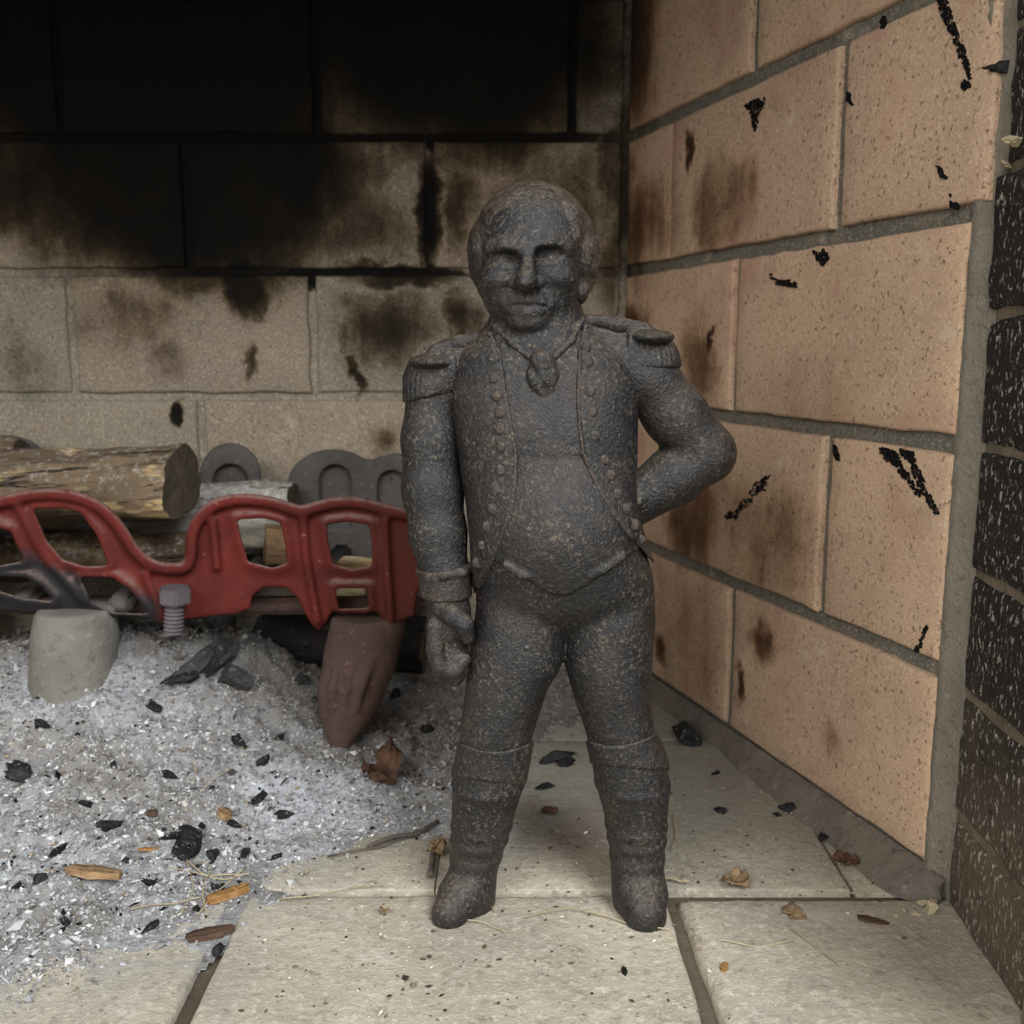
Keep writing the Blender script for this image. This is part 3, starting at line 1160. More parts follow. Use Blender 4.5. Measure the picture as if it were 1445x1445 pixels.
def hair(p):
    x, y = ST.unL(p)
    d = ell(p, (752, 342, 8), (84.5, 87.5, 88))
    d = smin(d, ell(p, (681, 362, 6), (20, 48, 46)), 14)
    d = smin(d, ell(p, (824, 360, 6), (21, 50, 46)), 14)
    d = smin(d, ell(p, (690, 408, 4), (13, 26, 30)), 10)
    d = smin(d, ell(p, (817, 408, 4), (14, 28, 30)), 10)
    d = smin(d, ell(p, L(806, 316, -46), (15, 24, 16)), 10)
    # locks and rough casting
    d = d + 1.3 * np.sin((p[:, 0] * .17 + p[:, 1] * .10) + 2.2 * np.sin(p[:, 1] * .06)) * np.clip((p[:, 1] - 300) / 60, .1, 1)
    d = d + 1.6 * vnoise(p, .06, 3) + .9 * vnoise(p, .14, 4)
    # window for the face
    fc = ell(p, L(747, 372, -96), (62, 92, 92))
    fc = np.minimum(fc, ell(p, L(748, 425, -60), (58, 62, 76)))
    fc = smin(fc, ell(p, L(744, 322, -100), (58, 36, 66)), 18) + 5 * vnoise(p, .045, 6) + 2.5 * vnoise(p, .11, 9)
    d = smax(d, -fc, 6)
    d = smax(d, y - 430, 6)
    return d


stage = lambda *a, **k: ST.build(*a, **k)
ob = ST.build('body', body, (552, 240, -130), (1056, 1290, 112), 2.4, M_IRON, statue)
ob['label'] = 'continuous cast iron body with head, breeches and boots'
ob = ST.build('hair', hair, (640, 235, -112), (866, 446, 112), 2.2, M_IRON_BROWN, statue)
ob['label'] = 'brown rusty swept hair'
ob = ST.build('coat', coat_l, (620, 445, -120), (745, 892, 110), 2.6, M_IRON_COAT, statue)
ob['label'] = 'open coat front on the hanging arm side'
ob = ST.build('coat', coat_r, (800, 435, -120), (950, 900, 110), 2.6, M_IRON_COAT, statue)
ob['label'] = 'open coat front on the bent arm side'
ob = ST.build('waistcoat', waistcoat, (655, 490, -130), (945, 860, 0), 2.6, M_IRON, statue)
ob['label'] = 'smooth rounded waistcoat between the coat fronts'


def solid(p):
    return np.minimum(np.minimum(body(p), waistcoat(p)), np.minimum(coat_l(p), coat_r(p)))


def skin_at(pts):
    """depth of the statue's front at photo pixels"""
    ds = np.arange(-128, 60, 1.5)
    out = []
    for x, y in pts:
        P = np.array([L(x, y, d) for d in ds], np.float32)
        v = solid(P)
        i = np.argmax(v < 0)
        out.append(ds[i] if v[i] < 0 else -60.0)
    return out


def tube(name, pts, rads, mat, parent, seg=8, wob=0.0):
    """a tube through world points"""
    P = [Vector(p) for p in pts]
    verts, faces = [], []
    up = Vector((0.13, -0.4, 0.9)).normalized()
    n = len(P)
    for i, p in enumerate(P):
        t = (P[min(i + 1, n - 1)] - P[max(i - 1, 0)]).normalized()
        a = t.cross(up).normalized(); b = a.cross(t)
        r = rads[i] if hasattr(rads, '__len__') else rads
        for k in range(seg):
            q = 2 * math.pi * k / seg
            rr = r * (1 + wob * math.sin(i * 3.1 + k * 1.7))
            verts.append(p + (a * math.cos(q) + b * math.sin(q)) * rr)
    for i in range(n - 1):
        for k in range(seg):
            k2 = (k + 1) % seg
            faces.append((i * seg + k, i * seg + k2, (i + 1) * seg + k2, (i + 1) * seg + k))
    faces.append(tuple(range(seg))[::-1])
    faces.append(tuple((n - 1) * seg + k for k in range(seg)))
    me = mesh_from(name, verts, faces)
    return link(name, me, mat, parent)


# braided edges of the coat
for edge in (LAP_L[1:-1], LAP_R[1:-3]):
    ys = np.linspace(edge[0][0], edge[-1][0], 46)
    xs = pl(ys, edge)
    pxs = list(zip(xs, ys))
    ds = np.array(skin_at(pxs))
    ds = np.minimum(ds, np.convolve(np.pad(ds, 3, mode='edge'), np.ones(7) / 7, 'valid'))
    ds = np.convolve(np.pad(ds, 2, mode='edge'), np.ones(5) / 5, 'valid')
    W = ST.world(np.array([L(x, y, d) for (x, y), d in zip(pxs, ds)]))
    tube('coat_edging', W, 0.0015, M_IRON_BROWN, statue, 8, .12)

# buttons
bm = bmesh.new()
bmesh.ops.create_uvsphere(bm, u_segments=12, v_segments=8, radius=1.0)
for v in bm.verts:
    v.co.y *= 0.72
    if v.co.y < -.35: v.co.y = -.35 - (v.co.y + .35) * -.35
ME_BUTTON = bpy.data.meshes.new('coat_button')
bm.to_mesh(ME_BUTTON); bm.free()
ME_BUTTON.materials.append(M_IRON_BROWN)
ME_BUTTON.polygons.foreach_set('use_smooth', np.ones(len(ME_BUTTON.polygons), bool))
BT = [(697, 506), (698, 533), (702, 559), (706, 582), (705, 605), (708, 631), (707, 664), (701, 693), (696, 719), (688, 744), (681, 770), (674, 795),
      (827, 491), (829, 512), (832, 552), (836, 582), (840, 616), (853, 649), (861, 671), (871, 698), (883, 719), (895, 741), (904, 762)]
for (x, y), d in zip(BT, skin_at(BT)):
    o = bpy.data.objects.new('coat_button', ME_BUTTON)
    COL.objects.link(o)
    o.parent = statue
    w = ST.world(np.array([L(x, y, d)]))[0]
    s = random.uniform(.0024, .0031)
    o.scale = (s, s, s)
    o.location = Vector(w) - Vector(statue.location)

# neck cloth and its hanging frill
def cravat(p):
    d = chain(p, [(*L(697, 462, -36), 4), (*L(722, 484, -58), 5), (*L(748, 504, -66), 5)], 6)
    d = smin(d, chain(p, [(*L(822, 452, -36), 4), (*L(806, 480, -56), 5), (*L(782, 504, -66), 5)], 6), 6)
    d = smin(d, ell(p, (757, 462, 0), (67, 22, 64)), 10)
    return d


def frill(p):
    x, y = ST.unL(p)
    d = ell(p, L(766, 530, -68), (22, 35, 14))
    d = d + 2.0 * vnoise(p, .09, 12) + 1.0 * np.sin(x * .30 - y * .2)
    d = smin(d, ell(p, L(765, 508, -72), (16, 12, 11)), 5)
    return d


cr = ST.build('cravat', cravat, (675, 425, -100), (835, 520, -10), 2.0, M_IRON_BROWN, statue)
ob = ST.build('frill', frill, (735, 485, -106), (795, 575, -50), 2.0, M_IRON_COAT, cr)


# epaulettes
def epaulette(side):
    if side < 0:
        strap = [(*L(688, 474, -14), 9), (*L(650, 484, -14), 10), (*L(614, 496, -10), 11)]
        cen, rad = L(613, 511, -4), (37, 11, 50)
        arm = [(640, 520, 10, 50), (611, 540, 8, 41.5), (608, 590, 6, 42.5)]
        top, cut = 508, lambda x, y: y - (567 - (x - 575) * .22)
        inner = 645
    else:
        strap = [(*L(832, 452, -14), 9), (*L(872, 458, -14), 10), (*L(908, 465, -10), 11)]
        cen, rad = L(917, 476, -4), (34, 11, 48)
        arm = [(885, 500, 10, 46), (918, 510, 8, 41), (930, 560, 6, 40)]
        top, cut = 472, lambda x, y: y - (520 - (x - 920) * .02)
        inner = 884

    def board(p):
        # a flattened strap ending in an oval pad with a raised rim
        q = p.copy()
        d = chain(q, [(a, b, c * 1.0, r) for a, b, c, r in strap], 8)
        d2 = chain(q, [(a, b + 2, c + 24, r) for a, b, c, r in strap], 8)
        d = smin(d, d2, 12)
        d = smin(d, ell(p, cen, rad), 12)
        return d + 1.0 * vnoise(p, .10, 7)

    def fringe(p):
        x, y = ST.unL(p)
        d = chain(p, arm, 10)
        ang = np.arctan2(p[:, 2] - 8, p[:, 0] - cen[0])
        d = d + .7 * np.sin(ang * 34) + 1.4 * vnoise(p, .09, 8)
        d = smax(d, cut(x, y), 5)
        d = smax(d, top - 8 - y, 6)
        d = smax(d, (x - inner) if side < 0 else (inner - x), 6)
        return d
    bx = (556, 440, -90, 705, 590, 90) if side < 0 else (815, 420, -90, 985, 540, 90)
    e = ST.build('epaulette', board, bx[:3], bx[3:], 2.2, M_IRON_COAT, statue)
    ST.build('fringe', fringe, bx[:3], bx[3:], 2.2, M_IRON, e)


epaulette(-1)
epaulette(1)


# sleeve cuff on the hanging arm, boot tops
def cuff(p):
    d = cone(p, (627, 795, -12), (631, 838, -14), 38, 36)
    d = smax(d, (796 - (p[:, 0] - 630) * .15) - p[:, 1], 3)
    d = smax(d, p[:, 1] - 838, 3)
    d = smin(d, chain(p, [(592, 803, -14, 5), (606, 806, -40, 5), (630, 802, -50, 5), (655, 800, -38, 5), (668, 798, -14, 5)], 4), 4)
    return d


ST.build('sleeve_cuff', cuff, (582, 780, -70), (690, 848, 40), 2.2, M_IRON_BROWN, statue)


def boot_top(loft, cx, y0, y1, tilt):
    def fn(p):
        x, y = ST.unL(p)
        t = (x - cx) / 50.0
        top = y0 - 14 * t * t + tilt * t
        d = loft(p, grow=3.4) + .8 * vnoise(p, .06, 5)
        d = smax(d, top - y, 4)
        d = smax(d, y - (y1 + 5 * t - 3 * t * t), 4)
        return d
    return fn


ST.build('boot_top', boot_top(LEG_L, 695, 1062, 1106, 2), (625, 1030, -80), (765, 1125, 80), 2.4, M_IRON_COAT, statue)
ST.build('boot_top', boot_top(LEG_R, 882, 1052, 1086, -8), (815, 1020, -80), (958, 1125, 80), 2.4, M_IRON_COAT, statue)

# ------------------------------------------------------------------ fire grate
def grate_material():
    nt = NT('grate_red_paint')
    pos = nt.pos()
    big = nt.noise(30, 5, 0.6)
    col = nt.mix(nt.step(big, 0.35, 0.68), srgb(94, 33, 27), srgb(74, 25, 20))
    b = nt.noise(70, 6, 0.7, vec=nt.vadd(pos, (2, 1, 3)))
    col = nt.mix(nt.step(b, 0.52, 0.74, 0, 0.5), col, srgb(72, 40, 31))
    rx_ = nt.sep(pos)[0]
    col = nt.mix(nt.step(rx_, float(on_y(400, 780, .68)[0]), float(on_y(560, 780, .68)[0]), 0, .55), col, srgb(62, 30, 22))
    # paint burnt off towards the ash at the far end
    w = nt.vadd(pos, nt.scale(nt.vadd(nt.noise(22, 5, 0.6, color=True), (-0.5, -0.5, -0.5)), (0.03, 0.0, 0.03)))
    xyz = nt.sep(w)
    e1 = on_y(60, 790, .68); e2 = on_y(225, 850, .68)
    line = nt.m('ADD', xyz[2], nt.m('MULTIPLY', nt.m('SUBTRACT', xyz[0], float(e1[0])), float((e1[2] - e2[2]) / (e2[0] - e1[0]))))
    left = nt.step(xyz[0], float(on_y(225, 840, .68)[0]) - .008, float(on_y(225, 840, .68)[0]) + .006, 1.0, 0.0)
    burnt = nt.m('MULTIPLY', nt.step(line, float(e1[2]) - .004, float(e1[2]) + .010, 1.0, 0.0), left)
    col = nt.mix(burnt, col, srgb(33, 31, 32))
    nz = nt.sep(nt.n('ShaderNodeNewGeometry').outputs['Normal'])[2]
    fine = nt.noise(160, 5, 0.7)
    dust = nt.m('MULTIPLY', nt.step(nz, 0.1, 0.75), nt.step(fine, 0.25, 0.6))
    col = nt.mix(nt.m('MULTIPLY', dust, 0.6), col, srgb(126, 108, 100))
    col = nt.mix(nt.step(fine, 0.64, 0.74, 0, 0.5), col, srgb(150, 120, 106))
    h = nt.m('ADD', b, nt.m('MULTIPLY', fine, 0.6))
    return nt.out(col, 0.78, 0.2, nt.bump(h, 0.6, 0.0012))


M_GRATE = grate_material()
M_GRATE_GREY = rough_stone('grate_burnt_grey', srgb(84, 80, 76), srgb(70, 66, 62), srgb(120, 114, 106), srgb(44, 40, 38), 0.5)
M_LEG_ASHY = rough_stone('grate_leg_ashy', srgb(118, 114, 105), srgb(104, 100, 92), srgb(146, 142, 133), srgb(76, 72, 66), 0.9)
M_RUST = rough_stone('grate_leg_rust', srgb(88, 68, 60), srgb(74, 58, 52), srgb(120, 104, 96), srgb(50, 40, 36), 0.7)
M_BOLT = rough_stone('bolt_steel', srgb(92, 84, 86), srgb(78, 70, 72), srgb(126, 118, 116), srgb(52, 46, 46), 0.3)

GS = Stage(0.68)
grate = empty('fire_grate', (-0.22, 0.76, 0))
tag(grate, 'red painted cast iron fire grate with looped front, half buried in ash', 'fire grate')


def poly2(px, py, pts, r=0.0):
    """signed distance to a polygon in the px plane, rounded by r"""
    pts = np.array(pts, np.float32)
    d = np.full(px.shape, 1e9, np.float32)
    ins = np.zeros(px.shape, bool)
    n = len(pts)
    j = n - 1
    for i in range(n):
        ax, ay = pts[i]; bx_, by_ = pts[j]
        ex, ey = bx_ - ax, by_ - ay
        wx, wy = px - ax, py - ay
        t = np.clip((wx * ex + wy * ey) / (ex * ex + ey * ey + 1e-9), 0, 1)
        d = np.minimum(d, (wx - ex * t) ** 2 + (wy - ey * t) ** 2)
        c = ((ay > py) != (by_ > py)) & (px < (bx_ - ax) * (py - ay) / (by_ - ay + 1e-12) + ax)
        ins ^= c
        j = i
    return np.where(ins, -1, 1) * np.sqrt(d) - r


def stroke2(px, py, pts, r):
    d = np.full(px.shape, 1e9, np.float32)
    for (ax, ay), (bx_, by_) in zip(pts[:-1], pts[1:]):
        ex, ey = bx_ - ax, by_ - ay
        wx, wy = px - ax, py - ay
        t = np.clip((wx * ex + wy * ey) / (ex * ex + ey * ey + 1e-9), 0, 1)
        d = np.minimum(d, np.sqrt((wx - ex * t) ** 2 + (wy - ey * t) ** 2))
    return d - r


def smooth_line(pts, n=4):
    p = np.array(pts, float)
    for _ in range(n):
        q = np.empty((2 * len(p), 2))
        q[0::2] = .75 * p + .25 * np.roll(p, -1, 0); q[1::2] = .25 * p + .75 * np.roll(p, -1, 0)
        q = q[:-1]; q[-1] = p[-1]
        q = np.vstack([p[:1], q[:-1], p[-1:]])
        p = q
        if len(p) > 90: break
    return [tuple(v) for v in p]


RIM = smooth_line([(-190, 760), (-150, 722), (-100, 702), (-60, 706), (-25, 716), (10, 706), (40, 699), (80, 697), (115, 703),
                   (145, 718), (170, 745), (190, 780), (215, 799), (240, 803), (262, 802), (270, 785), (270, 755), (282, 728), (305, 710), (340, 704),
                   (380, 708), (410, 718), (428, 722), (448, 715), (480, 708), (510, 710), (540, 718), (565, 724), (588, 730),
                   (604, 742), (612, 770)], 2)
OUT = RIM + [(612, 800), (604, 818), (588, 836), (584, 868), (566, 874), (550, 889), (536, 866), (524, 860), (521, 866), (468, 862), (462, 874),
             (450, 888), (436, 872), (428, 858), (420, 842), (404, 828), (372, 828), (356, 840), (352, 858), (330, 866), (300, 868), (270, 872),
             (232, 876), (190, 868), (140, 870), (80, 868), (20, 862), (-40, 858), (-120, 850), (-190, 840)]
HOLES = [
    ([(50, 720), (90, 719), (113, 726), (136, 758), (150, 796), (120, 797), (90, 788), (68, 762)], 2),
    ([(337, 735), (372, 733), (394, 739), (400, 765), (403, 793), (385, 799), (352, 791), (344, 765)], 2),
    ([(463, 742), (490, 738), (518, 742), (523, 765), (523, 796), (498, 801), (472, 794), (466, 768)], 2),
    ([(476, 832), (516, 832), (518, 856), (480, 857)], 2),
    ([(117, 816), (158, 817), (182, 834), (206, 864), (160, 862), (128, 846)], 2),
    ([(-8, 815), (35, 817), (58, 830), (72, 846), (32, 842), (0, 832)], 2),
    ([(-70, 735), (-22, 742), (14, 752), (30, 790), (0, 796), (-50, 786)], 2),
]
RIBS = [[(24, 712), (50, 765), (74, 800), (116, 845)], [(428, 735), (432, 790), (448, 876)], [(543, 735), (546, 800), (551, 876)],
        [(205, 812), (228, 868)], [(300, 735), (306, 800)]]


def front_panel(p):
    x, y = GS.unL(p)
    d_ = p[:, 2]
    web = poly2(x, y, OUT, 1)
    hole = None
    for pts, r in HOLES:
        h = poly2(x, y, pts, r)
        hole = h if hole is None else np.minimum(hole, h)
    # boss for the bolt
    web = np.maximum(web, -(stroke2(x, y, [(248, 845), (248, 880)], 8)))
    area = smax(web, -hole, 3)
    thick = 6 + 10 * np.exp(-(np.clip(hole, 0, 60) / 13.0) ** 2)
    plate = smax(area, np.abs(d_ - 2) - thick, 5)
    rim = stroke2(x, y, RIM, 0)
    rim = np.sqrt(rim ** 2 + (np.maximum(np.abs(d_ - 2) - 15, 0)) ** 2) - 8.5
    d = smin(plate, rim, 7)
    for r in RIBS:
        s = stroke2(x, y, r, 0)
        q = np.sqrt(s ** 2 + (np.maximum(np.abs(d_ + 4) - 6, 0)) ** 2) - 5
        d = smin(d, smax(q, -hole - 1, 3), 12)
    return d


ob = GS.build('front_panel', front_panel, (-196, 676, -50), (640, 902, 48), 3.0, M_GRATE, grate)
ob['label'] = 'looped red front casting, burnt grey at one end'

BS = Stage(0.865)


def back_panel(p):
    x, y = BS.unL(p)
    d_ = p[:, 2]
    out = None
    for (cx, cy, rx, ry) in ((8, 660, 62, 46), (325, 670, 43, 45), (470, 684, 64, 50), (560, 690, 58, 50), (-120, 670, 60, 45)):
        e = np.sqrt(((x - cx) / rx) ** 2 + (np.minimum(y - cy, 0) / ry) ** 2)
        q = np.maximum((e - 1) * min(rx, ry), y - 800)
        out = q if out is None else smin(out, q, 14)
    out = smin(out, np.maximum(np.abs(y - 775) - 28, np.abs(x - 200) - 420), 6)
    hole = None
    for (cx, w, top) in ((325, 24, 655), (473, 22, 656), (553, 20, 664), (5, 30, 640)):
        q = np.maximum(np.sqrt((x - cx) ** 2 + np.minimum(y - top - w, 0) ** 2) - w, y - 745)
        hole = q if hole is None else np.minimum(hole, q)
    d = smax(out, np.abs(d_) - 10, 6)
    # arched recesses cut most of the way through
    d = smax(d, -smax(hole, d_ - 4, 3), 4)
    return d


ob = BS.build('back_panel', back_panel, (-190, 600, -24), (640, 812, 24), 3.0, M_GRATE_GREY, grate)
ob['label'] = 'ash grey rear casting with arched recesses'


def bar(name, a, b, w, h, mat, parent):
    a, b = Vector(a), Vector(b)
    d = (b - a)
    ln = d.length
    bm = bmesh.new()
    bmesh.ops.create_cube(bm, size=1.0)
    for v in bm.verts:
        v.co = Vector((v.co.x * w, v.co.y * ln, v.co.z * h))
    bmesh.ops.bevel(bm, geom=bm.edges[:], offset=min(w, h) * .22, segments=2, affect='EDGES')
    rot = Vector((0, 1, 0)).rotation_difference(d.normalized()).to_matrix()
    for v in bm.verts:
        v.co = rot @ v.co + (a + b) / 2
    me = bpy.data.meshes.new(name)
    bm.to_mesh(me); bm.free()
    me.polygons.foreach_set('use_smooth', np.ones(len(me.polygons), bool))
    return link(name, me, mat, parent)


zb = 0.122
for px in (-110, 30, 170, 248, 330, 448, 548):
    fa = on_y(px, 850, .69)
    bx_ = on_y(px, 800, .86)[0] * .4 + fa[0] * .6 * .98
    bar('crossbar', (fa[0], .686, zb - .004), (bx_, .868, zb), .016, .014, M_GRATE_GREY, grate)
fa = on_y(540, 872, .70); fb = on_y(-190, 860, .70)
bar('crossbar', (fa[0] + .03, .71, .113), (fb[0], .71, .113), .014, .012, M_RUST, grate)


# legs
def red_leg(p):
    d = chain(p, [(*GS.L(519, 880, 24), 54), (*GS.L(508, 930, 14), 48), (*GS.L(494, 978, 4), 43), (*GS.L(486, 1012, -6), 30), (*GS.L(481, 1042, -14), 13), (*GS.L(479, 1064, -18), 5), (*GS.L(478, 1085, -18), 4)], 16)
    d = smax(d, 872 - p[:, 1], 6)
    for k, (xa, ya, xb_, yb) in enumerate(((478, 940, 468, 1000), (500, 930, 484, 1012), (522, 935, 502, 1000))):
        d = smin(d, chain(p, [(*GS.L(xa, ya, -28), 6), (*GS.L((xa + xb_) / 2 - 3, (ya + yb) / 2, -42), 8), (*GS.L(xb_, yb, -36), 5)], 3), 6)
    return d


gf = 722.5 + F_PX * math.tan(math.atan(CAM_H / 0.68) - PITCH)
ob = GS.build('leg', red_leg, (430, 850, -90), (600, gf, 96), 3.0, M_RUST, grate)
ob['label'] = 'rusty red clawed front leg tapering into the ash'


def grey_leg(p):
    d = chain(p, [(*GS.L(108, 840, 0), 52), (*GS.L(106, 900, 0), 56), (*GS.L(100, 1000, -6), 60), (*GS.L(98, 1090, -8), 60)], 10)
    d = smax(d, 858 - p[:, 1] , 8)
    return smax(d, p[:, 1] - gf, 4)


ob = GS.build('leg', grey_leg, (20, 840, -80), (190, gf + 4, 80), 4.0, M_LEG_ASHY, grate)
ob['label'] = 'pale ash dusted stout front leg'
for px in (-60, 300, 600):
    a = on_y(px, 800, .855)
    o = tube('leg', [(a[0], .855, .125), (a[0], .86, .06), (a[0] + .004, .866, 0.0)], [.02, .017, .012], M_GRATE_GREY, grate, 10)

# bolt through the valley of the front
bz = on_y(248, 845, .675)
bolt = None


def hexnut():
    bm = bmesh.new()
    bmesh.ops.create_cone(bm, cap_ends=True, segments=6, radius1=.0116, radius2=.0116, depth=.0110)
    bmesh.ops.bevel(bm, geom=[e for e in bm.edges], offset=.0012, segments=2, affect='EDGES')
    me = bpy.data.meshes.new('nut')
    bm.to_mesh(me); bm.free()
    return me


nut_top = on_y(248, 825, .660)
n_ = on_y(247, 840, .660)
o = link('nut', hexnut(), M_BOLT, grate)
o.location = Vector(n_) ; o.rotation_euler = (.06, .03, .35)
# threaded rod: a helix swept as rings
pts, rads = [], []
top = np.array(n_) + np.array([0, 0, .004]); bot = np.array(on_y(245, 893, .660))
NTH = 11
for i in range(NTH * 6 + 1):
    t = i / (NTH * 6)
    pts.append(top + (bot - top) * t)
    rads.append(.0062 + .0008 * math.cos(2 * math.pi * t * NTH))
th = tube('bolt_thread', pts, rads, M_BOLT, grate, 14)
del bolt


# ------------------------------------------------------------------ ash bed
ASH_EDGE = [on_z(x, y)[:2] for x, y in ((-260, 1470), (-60, 1425), (70, 1392), (180, 1345), (250, 1310), (330, 1275), (375, 1240), (430, 1212),
                                         (510, 1185), (590, 1165), (650, 1135), (700, 1085), (745, 1050), (800, 1010), (850, 975), (880, 948))]
ASH_POLY = [tuple(p) for p in ASH_EDGE] + [(0.085, 0.905), (-.56, .905), (-.68, .52)]


def ash_height(X, Y):
    X = np.asarray(X, float); Y = np.asarray(Y, float)
    sdv = -poly2(X.ravel().astype(np.float32), Y.ravel().astype(np.float32), ASH_POLY).astype(float)
    P = np.stack([X.ravel(), Y.ravel(), np.zeros(X.size)], 1)
    nz = vnoise(P, 18, 3)
    sdv = sdv + .016 * nz + .010 * vnoise(P, 45, 4)
    ramp = np.clip(sdv / .10, 0, 1)
    ramp = ramp * ramp * (3 - 2 * ramp)
    x, y = X.ravel(), Y.ravel()
    mound = .084 * np.exp(-((x + .33) / .145) ** 2 - ((y - .725) / .12) ** 2)
    mound += .030 * np.exp(-((x + .21) / .065) ** 2 - ((y - .755) / .06) ** 2)
    mound += .034 * np.exp(-((x + .06) / .09) ** 2 - ((y - .85) / .06) ** 2)
    h = np.clip(sdv / .02, -1, 1) * .0022 + ramp * (.006 + mound)
    lump = vnoise(P, 60, 8) + .7 * vnoise(P, 130, 9) + .5 * vnoise(P, 260, 10)
    h += (.0012 + .0040 * ramp) * lump
    # leave the cave beside the rusty leg open
    return np.where(sdv < -.02, -.02, h).reshape(X.shape)


def ash_material():
    nt = NT('wood_ash')
    pos = nt.pos()
    big = nt.noise(16, 5, 0.6)
    col = nt.mix(nt.step(big, 0.35, 0.66), srgb(140, 137, 133), srgb(170, 170, 171))
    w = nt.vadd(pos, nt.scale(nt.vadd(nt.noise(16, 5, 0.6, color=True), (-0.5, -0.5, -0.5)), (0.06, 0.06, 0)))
    white = nt.m('MAXIMUM', nt.blob(w, on_z(420, 1130, .01), (.07, .06, 1), .1, 1.1), nt.blob(w, on_z(160, 1010, .04), (.07, .07, 1), .1, 1.1))
    col = nt.mix(nt.m('MULTIPLY', white, .5), col, srgb(206, 208, 214))
    brown = nt.noise(11, 4, 0.6, vec=nt.vadd(pos, (4, 2, 7)))
    col = nt.mix(nt.step(brown, 0.5, 0.7, 0, 0.5), col, srgb(134, 124, 110))
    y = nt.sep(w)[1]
    fine = nt.noise(150, 6, 0.75)
    col = nt.mix(nt.step(fine, 0.52, 0.70, 0, 0.85), col, srgb(100, 97, 95))
    f2 = nt.noise(230, 5, 0.7, vec=nt.vadd(pos, (1, 2, 7)))
    col = nt.mix(nt.step(f2, 0.55, 0.66, 0, 0.85), col, srgb(226, 226, 225))
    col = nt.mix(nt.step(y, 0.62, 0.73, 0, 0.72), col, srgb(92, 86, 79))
    dk = nt.noise(42, 6, 0.8, vec=nt.vadd(pos, (8, 2, 7)))
    col = nt.mix(nt.step(dk, 0.63, 0.70, 0, 0.8), col, srgb(44, 42, 42))
    h = nt.m('ADD', fine, f2)
    return nt.out(col, 0.95, 0.1, nt.bump(h, 1.0, 0.003))


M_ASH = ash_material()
gx = np.arange(-.60, .12, .0024); gy = np.arange(.36, .91, .0024)
GX, GY = np.meshgrid(gx, gy, indexing='ij')
GZ = ash_height(GX, GY)
keep = GZ > -.012
V = np.stack([GX.ravel(), GY.ravel(), GZ.ravel()], 1)
idx = np.arange(GX.size).reshape(GX.shape)
q = np.stack([idx[:-1, :-1], idx[1:, :-1], idx[1:, 1:], idx[:-1, 1:]], -1).reshape(-1, 4)
kq = keep.ravel()[q].all(1)
q = q[kq]
used = np.unique(q)
remap = -np.ones(len(V), int); remap[used] = np.arange(len(used))
ash = link('ash_bed', mesh_fast('ash_bed', V[used], remap[q]), M_ASH)
tag(ash, 'pale grey wood ash heaped under the grate and spilling over the hearth', 'ash', kind='stuff')


def ash_z(x, y):
    return max(float(ash_height(np.array([x]), np.array([y]))[0]), 0.0)


def on_ash(px, py):
    """where the photo's ray meets ash or hearth"""
    d = ray(px, py)
    ts = np.linspace(.35, 1.1, 300)
    P = CAM + np.outer(ts, d)
    hz = np.maximum(ash_height(P[:, 0], P[:, 1]), 0)
    i = int(np.argmax(P[:, 2] < hz))
    return P[i] if i > 0 else on_z(px, py)


def flakes(name, n, size, spread, mat, seed, label, edge_only=False):
    rng = np.random.default_rng(seed)
    xs = rng.uniform(-.56, .10, n * 4); ys = rng.uniform(.40, .90, n * 4)
    sdv = -poly2(xs.astype(np.float32), ys.astype(np.float32), ASH_POLY)
    pr = np.clip((sdv + spread) / (spread + .02), 0, 1) ** 2
    pr = pr * np.clip(1.5 - (ys - .4) * 1.9, .15, 1)
    ok = rng.uniform(0, 1, len(xs)) < pr
    xs, ys = xs[ok][:n], ys[ok][:n]
    zs = np.maximum(ash_height(xs, ys), 0)
    m_ = len(xs)
    base = np.array([(1, 0, 0), (-1, 0, 0), (0, 1, 0), (0, -1, 0), (0, 0, 1), (0, 0, -1)], float)
    tri = np.array([(0, 2, 4), (2, 1, 4), (1, 3, 4), (3, 0, 4), (2, 0, 5), (1, 2, 5), (3, 1, 5), (0, 3, 5)])
    s = size * np.clip(rng.lognormal(0, .5, m_), .3, 2.6)
    sc = np.stack([s * rng.uniform(.7, 1.9, m_), s * rng.uniform(.5, 1.0, m_), s * rng.uniform(.25, .8, m_)], 1)
    vv = base[None] * sc[:, None] * rng.uniform(.6, 1.3, (m_, 6, 1))
    a = rng.uniform(0, 2 * math.pi, m_); t = rng.normal(0, .45, m_); t2 = rng.normal(0, .45, m_)
    ca, sa = np.cos(a), np.sin(a)
    R1 = np.zeros((m_, 3, 3)); R1[:, 0, 0] = ca; R1[:, 0, 1] = -sa; R1[:, 1, 0] = sa; R1[:, 1, 1] = ca; R1[:, 2, 2] = 1
    R2 = np.zeros((m_, 3, 3)); R2[:, 0, 0] = 1; R2[:, 1, 1] = np.cos(t); R2[:, 1, 2] = -np.sin(t); R2[:, 2, 1] = np.sin(t); R2[:, 2, 2] = np.cos(t)
    R3 = np.zeros((m_, 3, 3)); R3[:, 1, 1] = 1; R3[:, 0, 0] = np.cos(t2); R3[:, 0, 2] = np.sin(t2); R3[:, 2, 0] = -np.sin(t2); R3[:, 2, 2] = np.cos(t2)
    vv = np.einsum('nij,nkj->nki', np.einsum('nij,njk->nik', np.einsum('nij,njk->nik', R1, R2), R3), vv)
    vv += np.stack([xs, ys, zs + sc[:, 2] * .5], 1)[:, None]
    ff = (tri[None] + (np.arange(m_) * 6)[:, None, None]).reshape(-1, 3)
    o = link(name, mesh_fast(name, vv.reshape(-1, 3), ff, False), mat, ash)
    o['kind'] = 'stuff'
    o['label'] = label
    return o


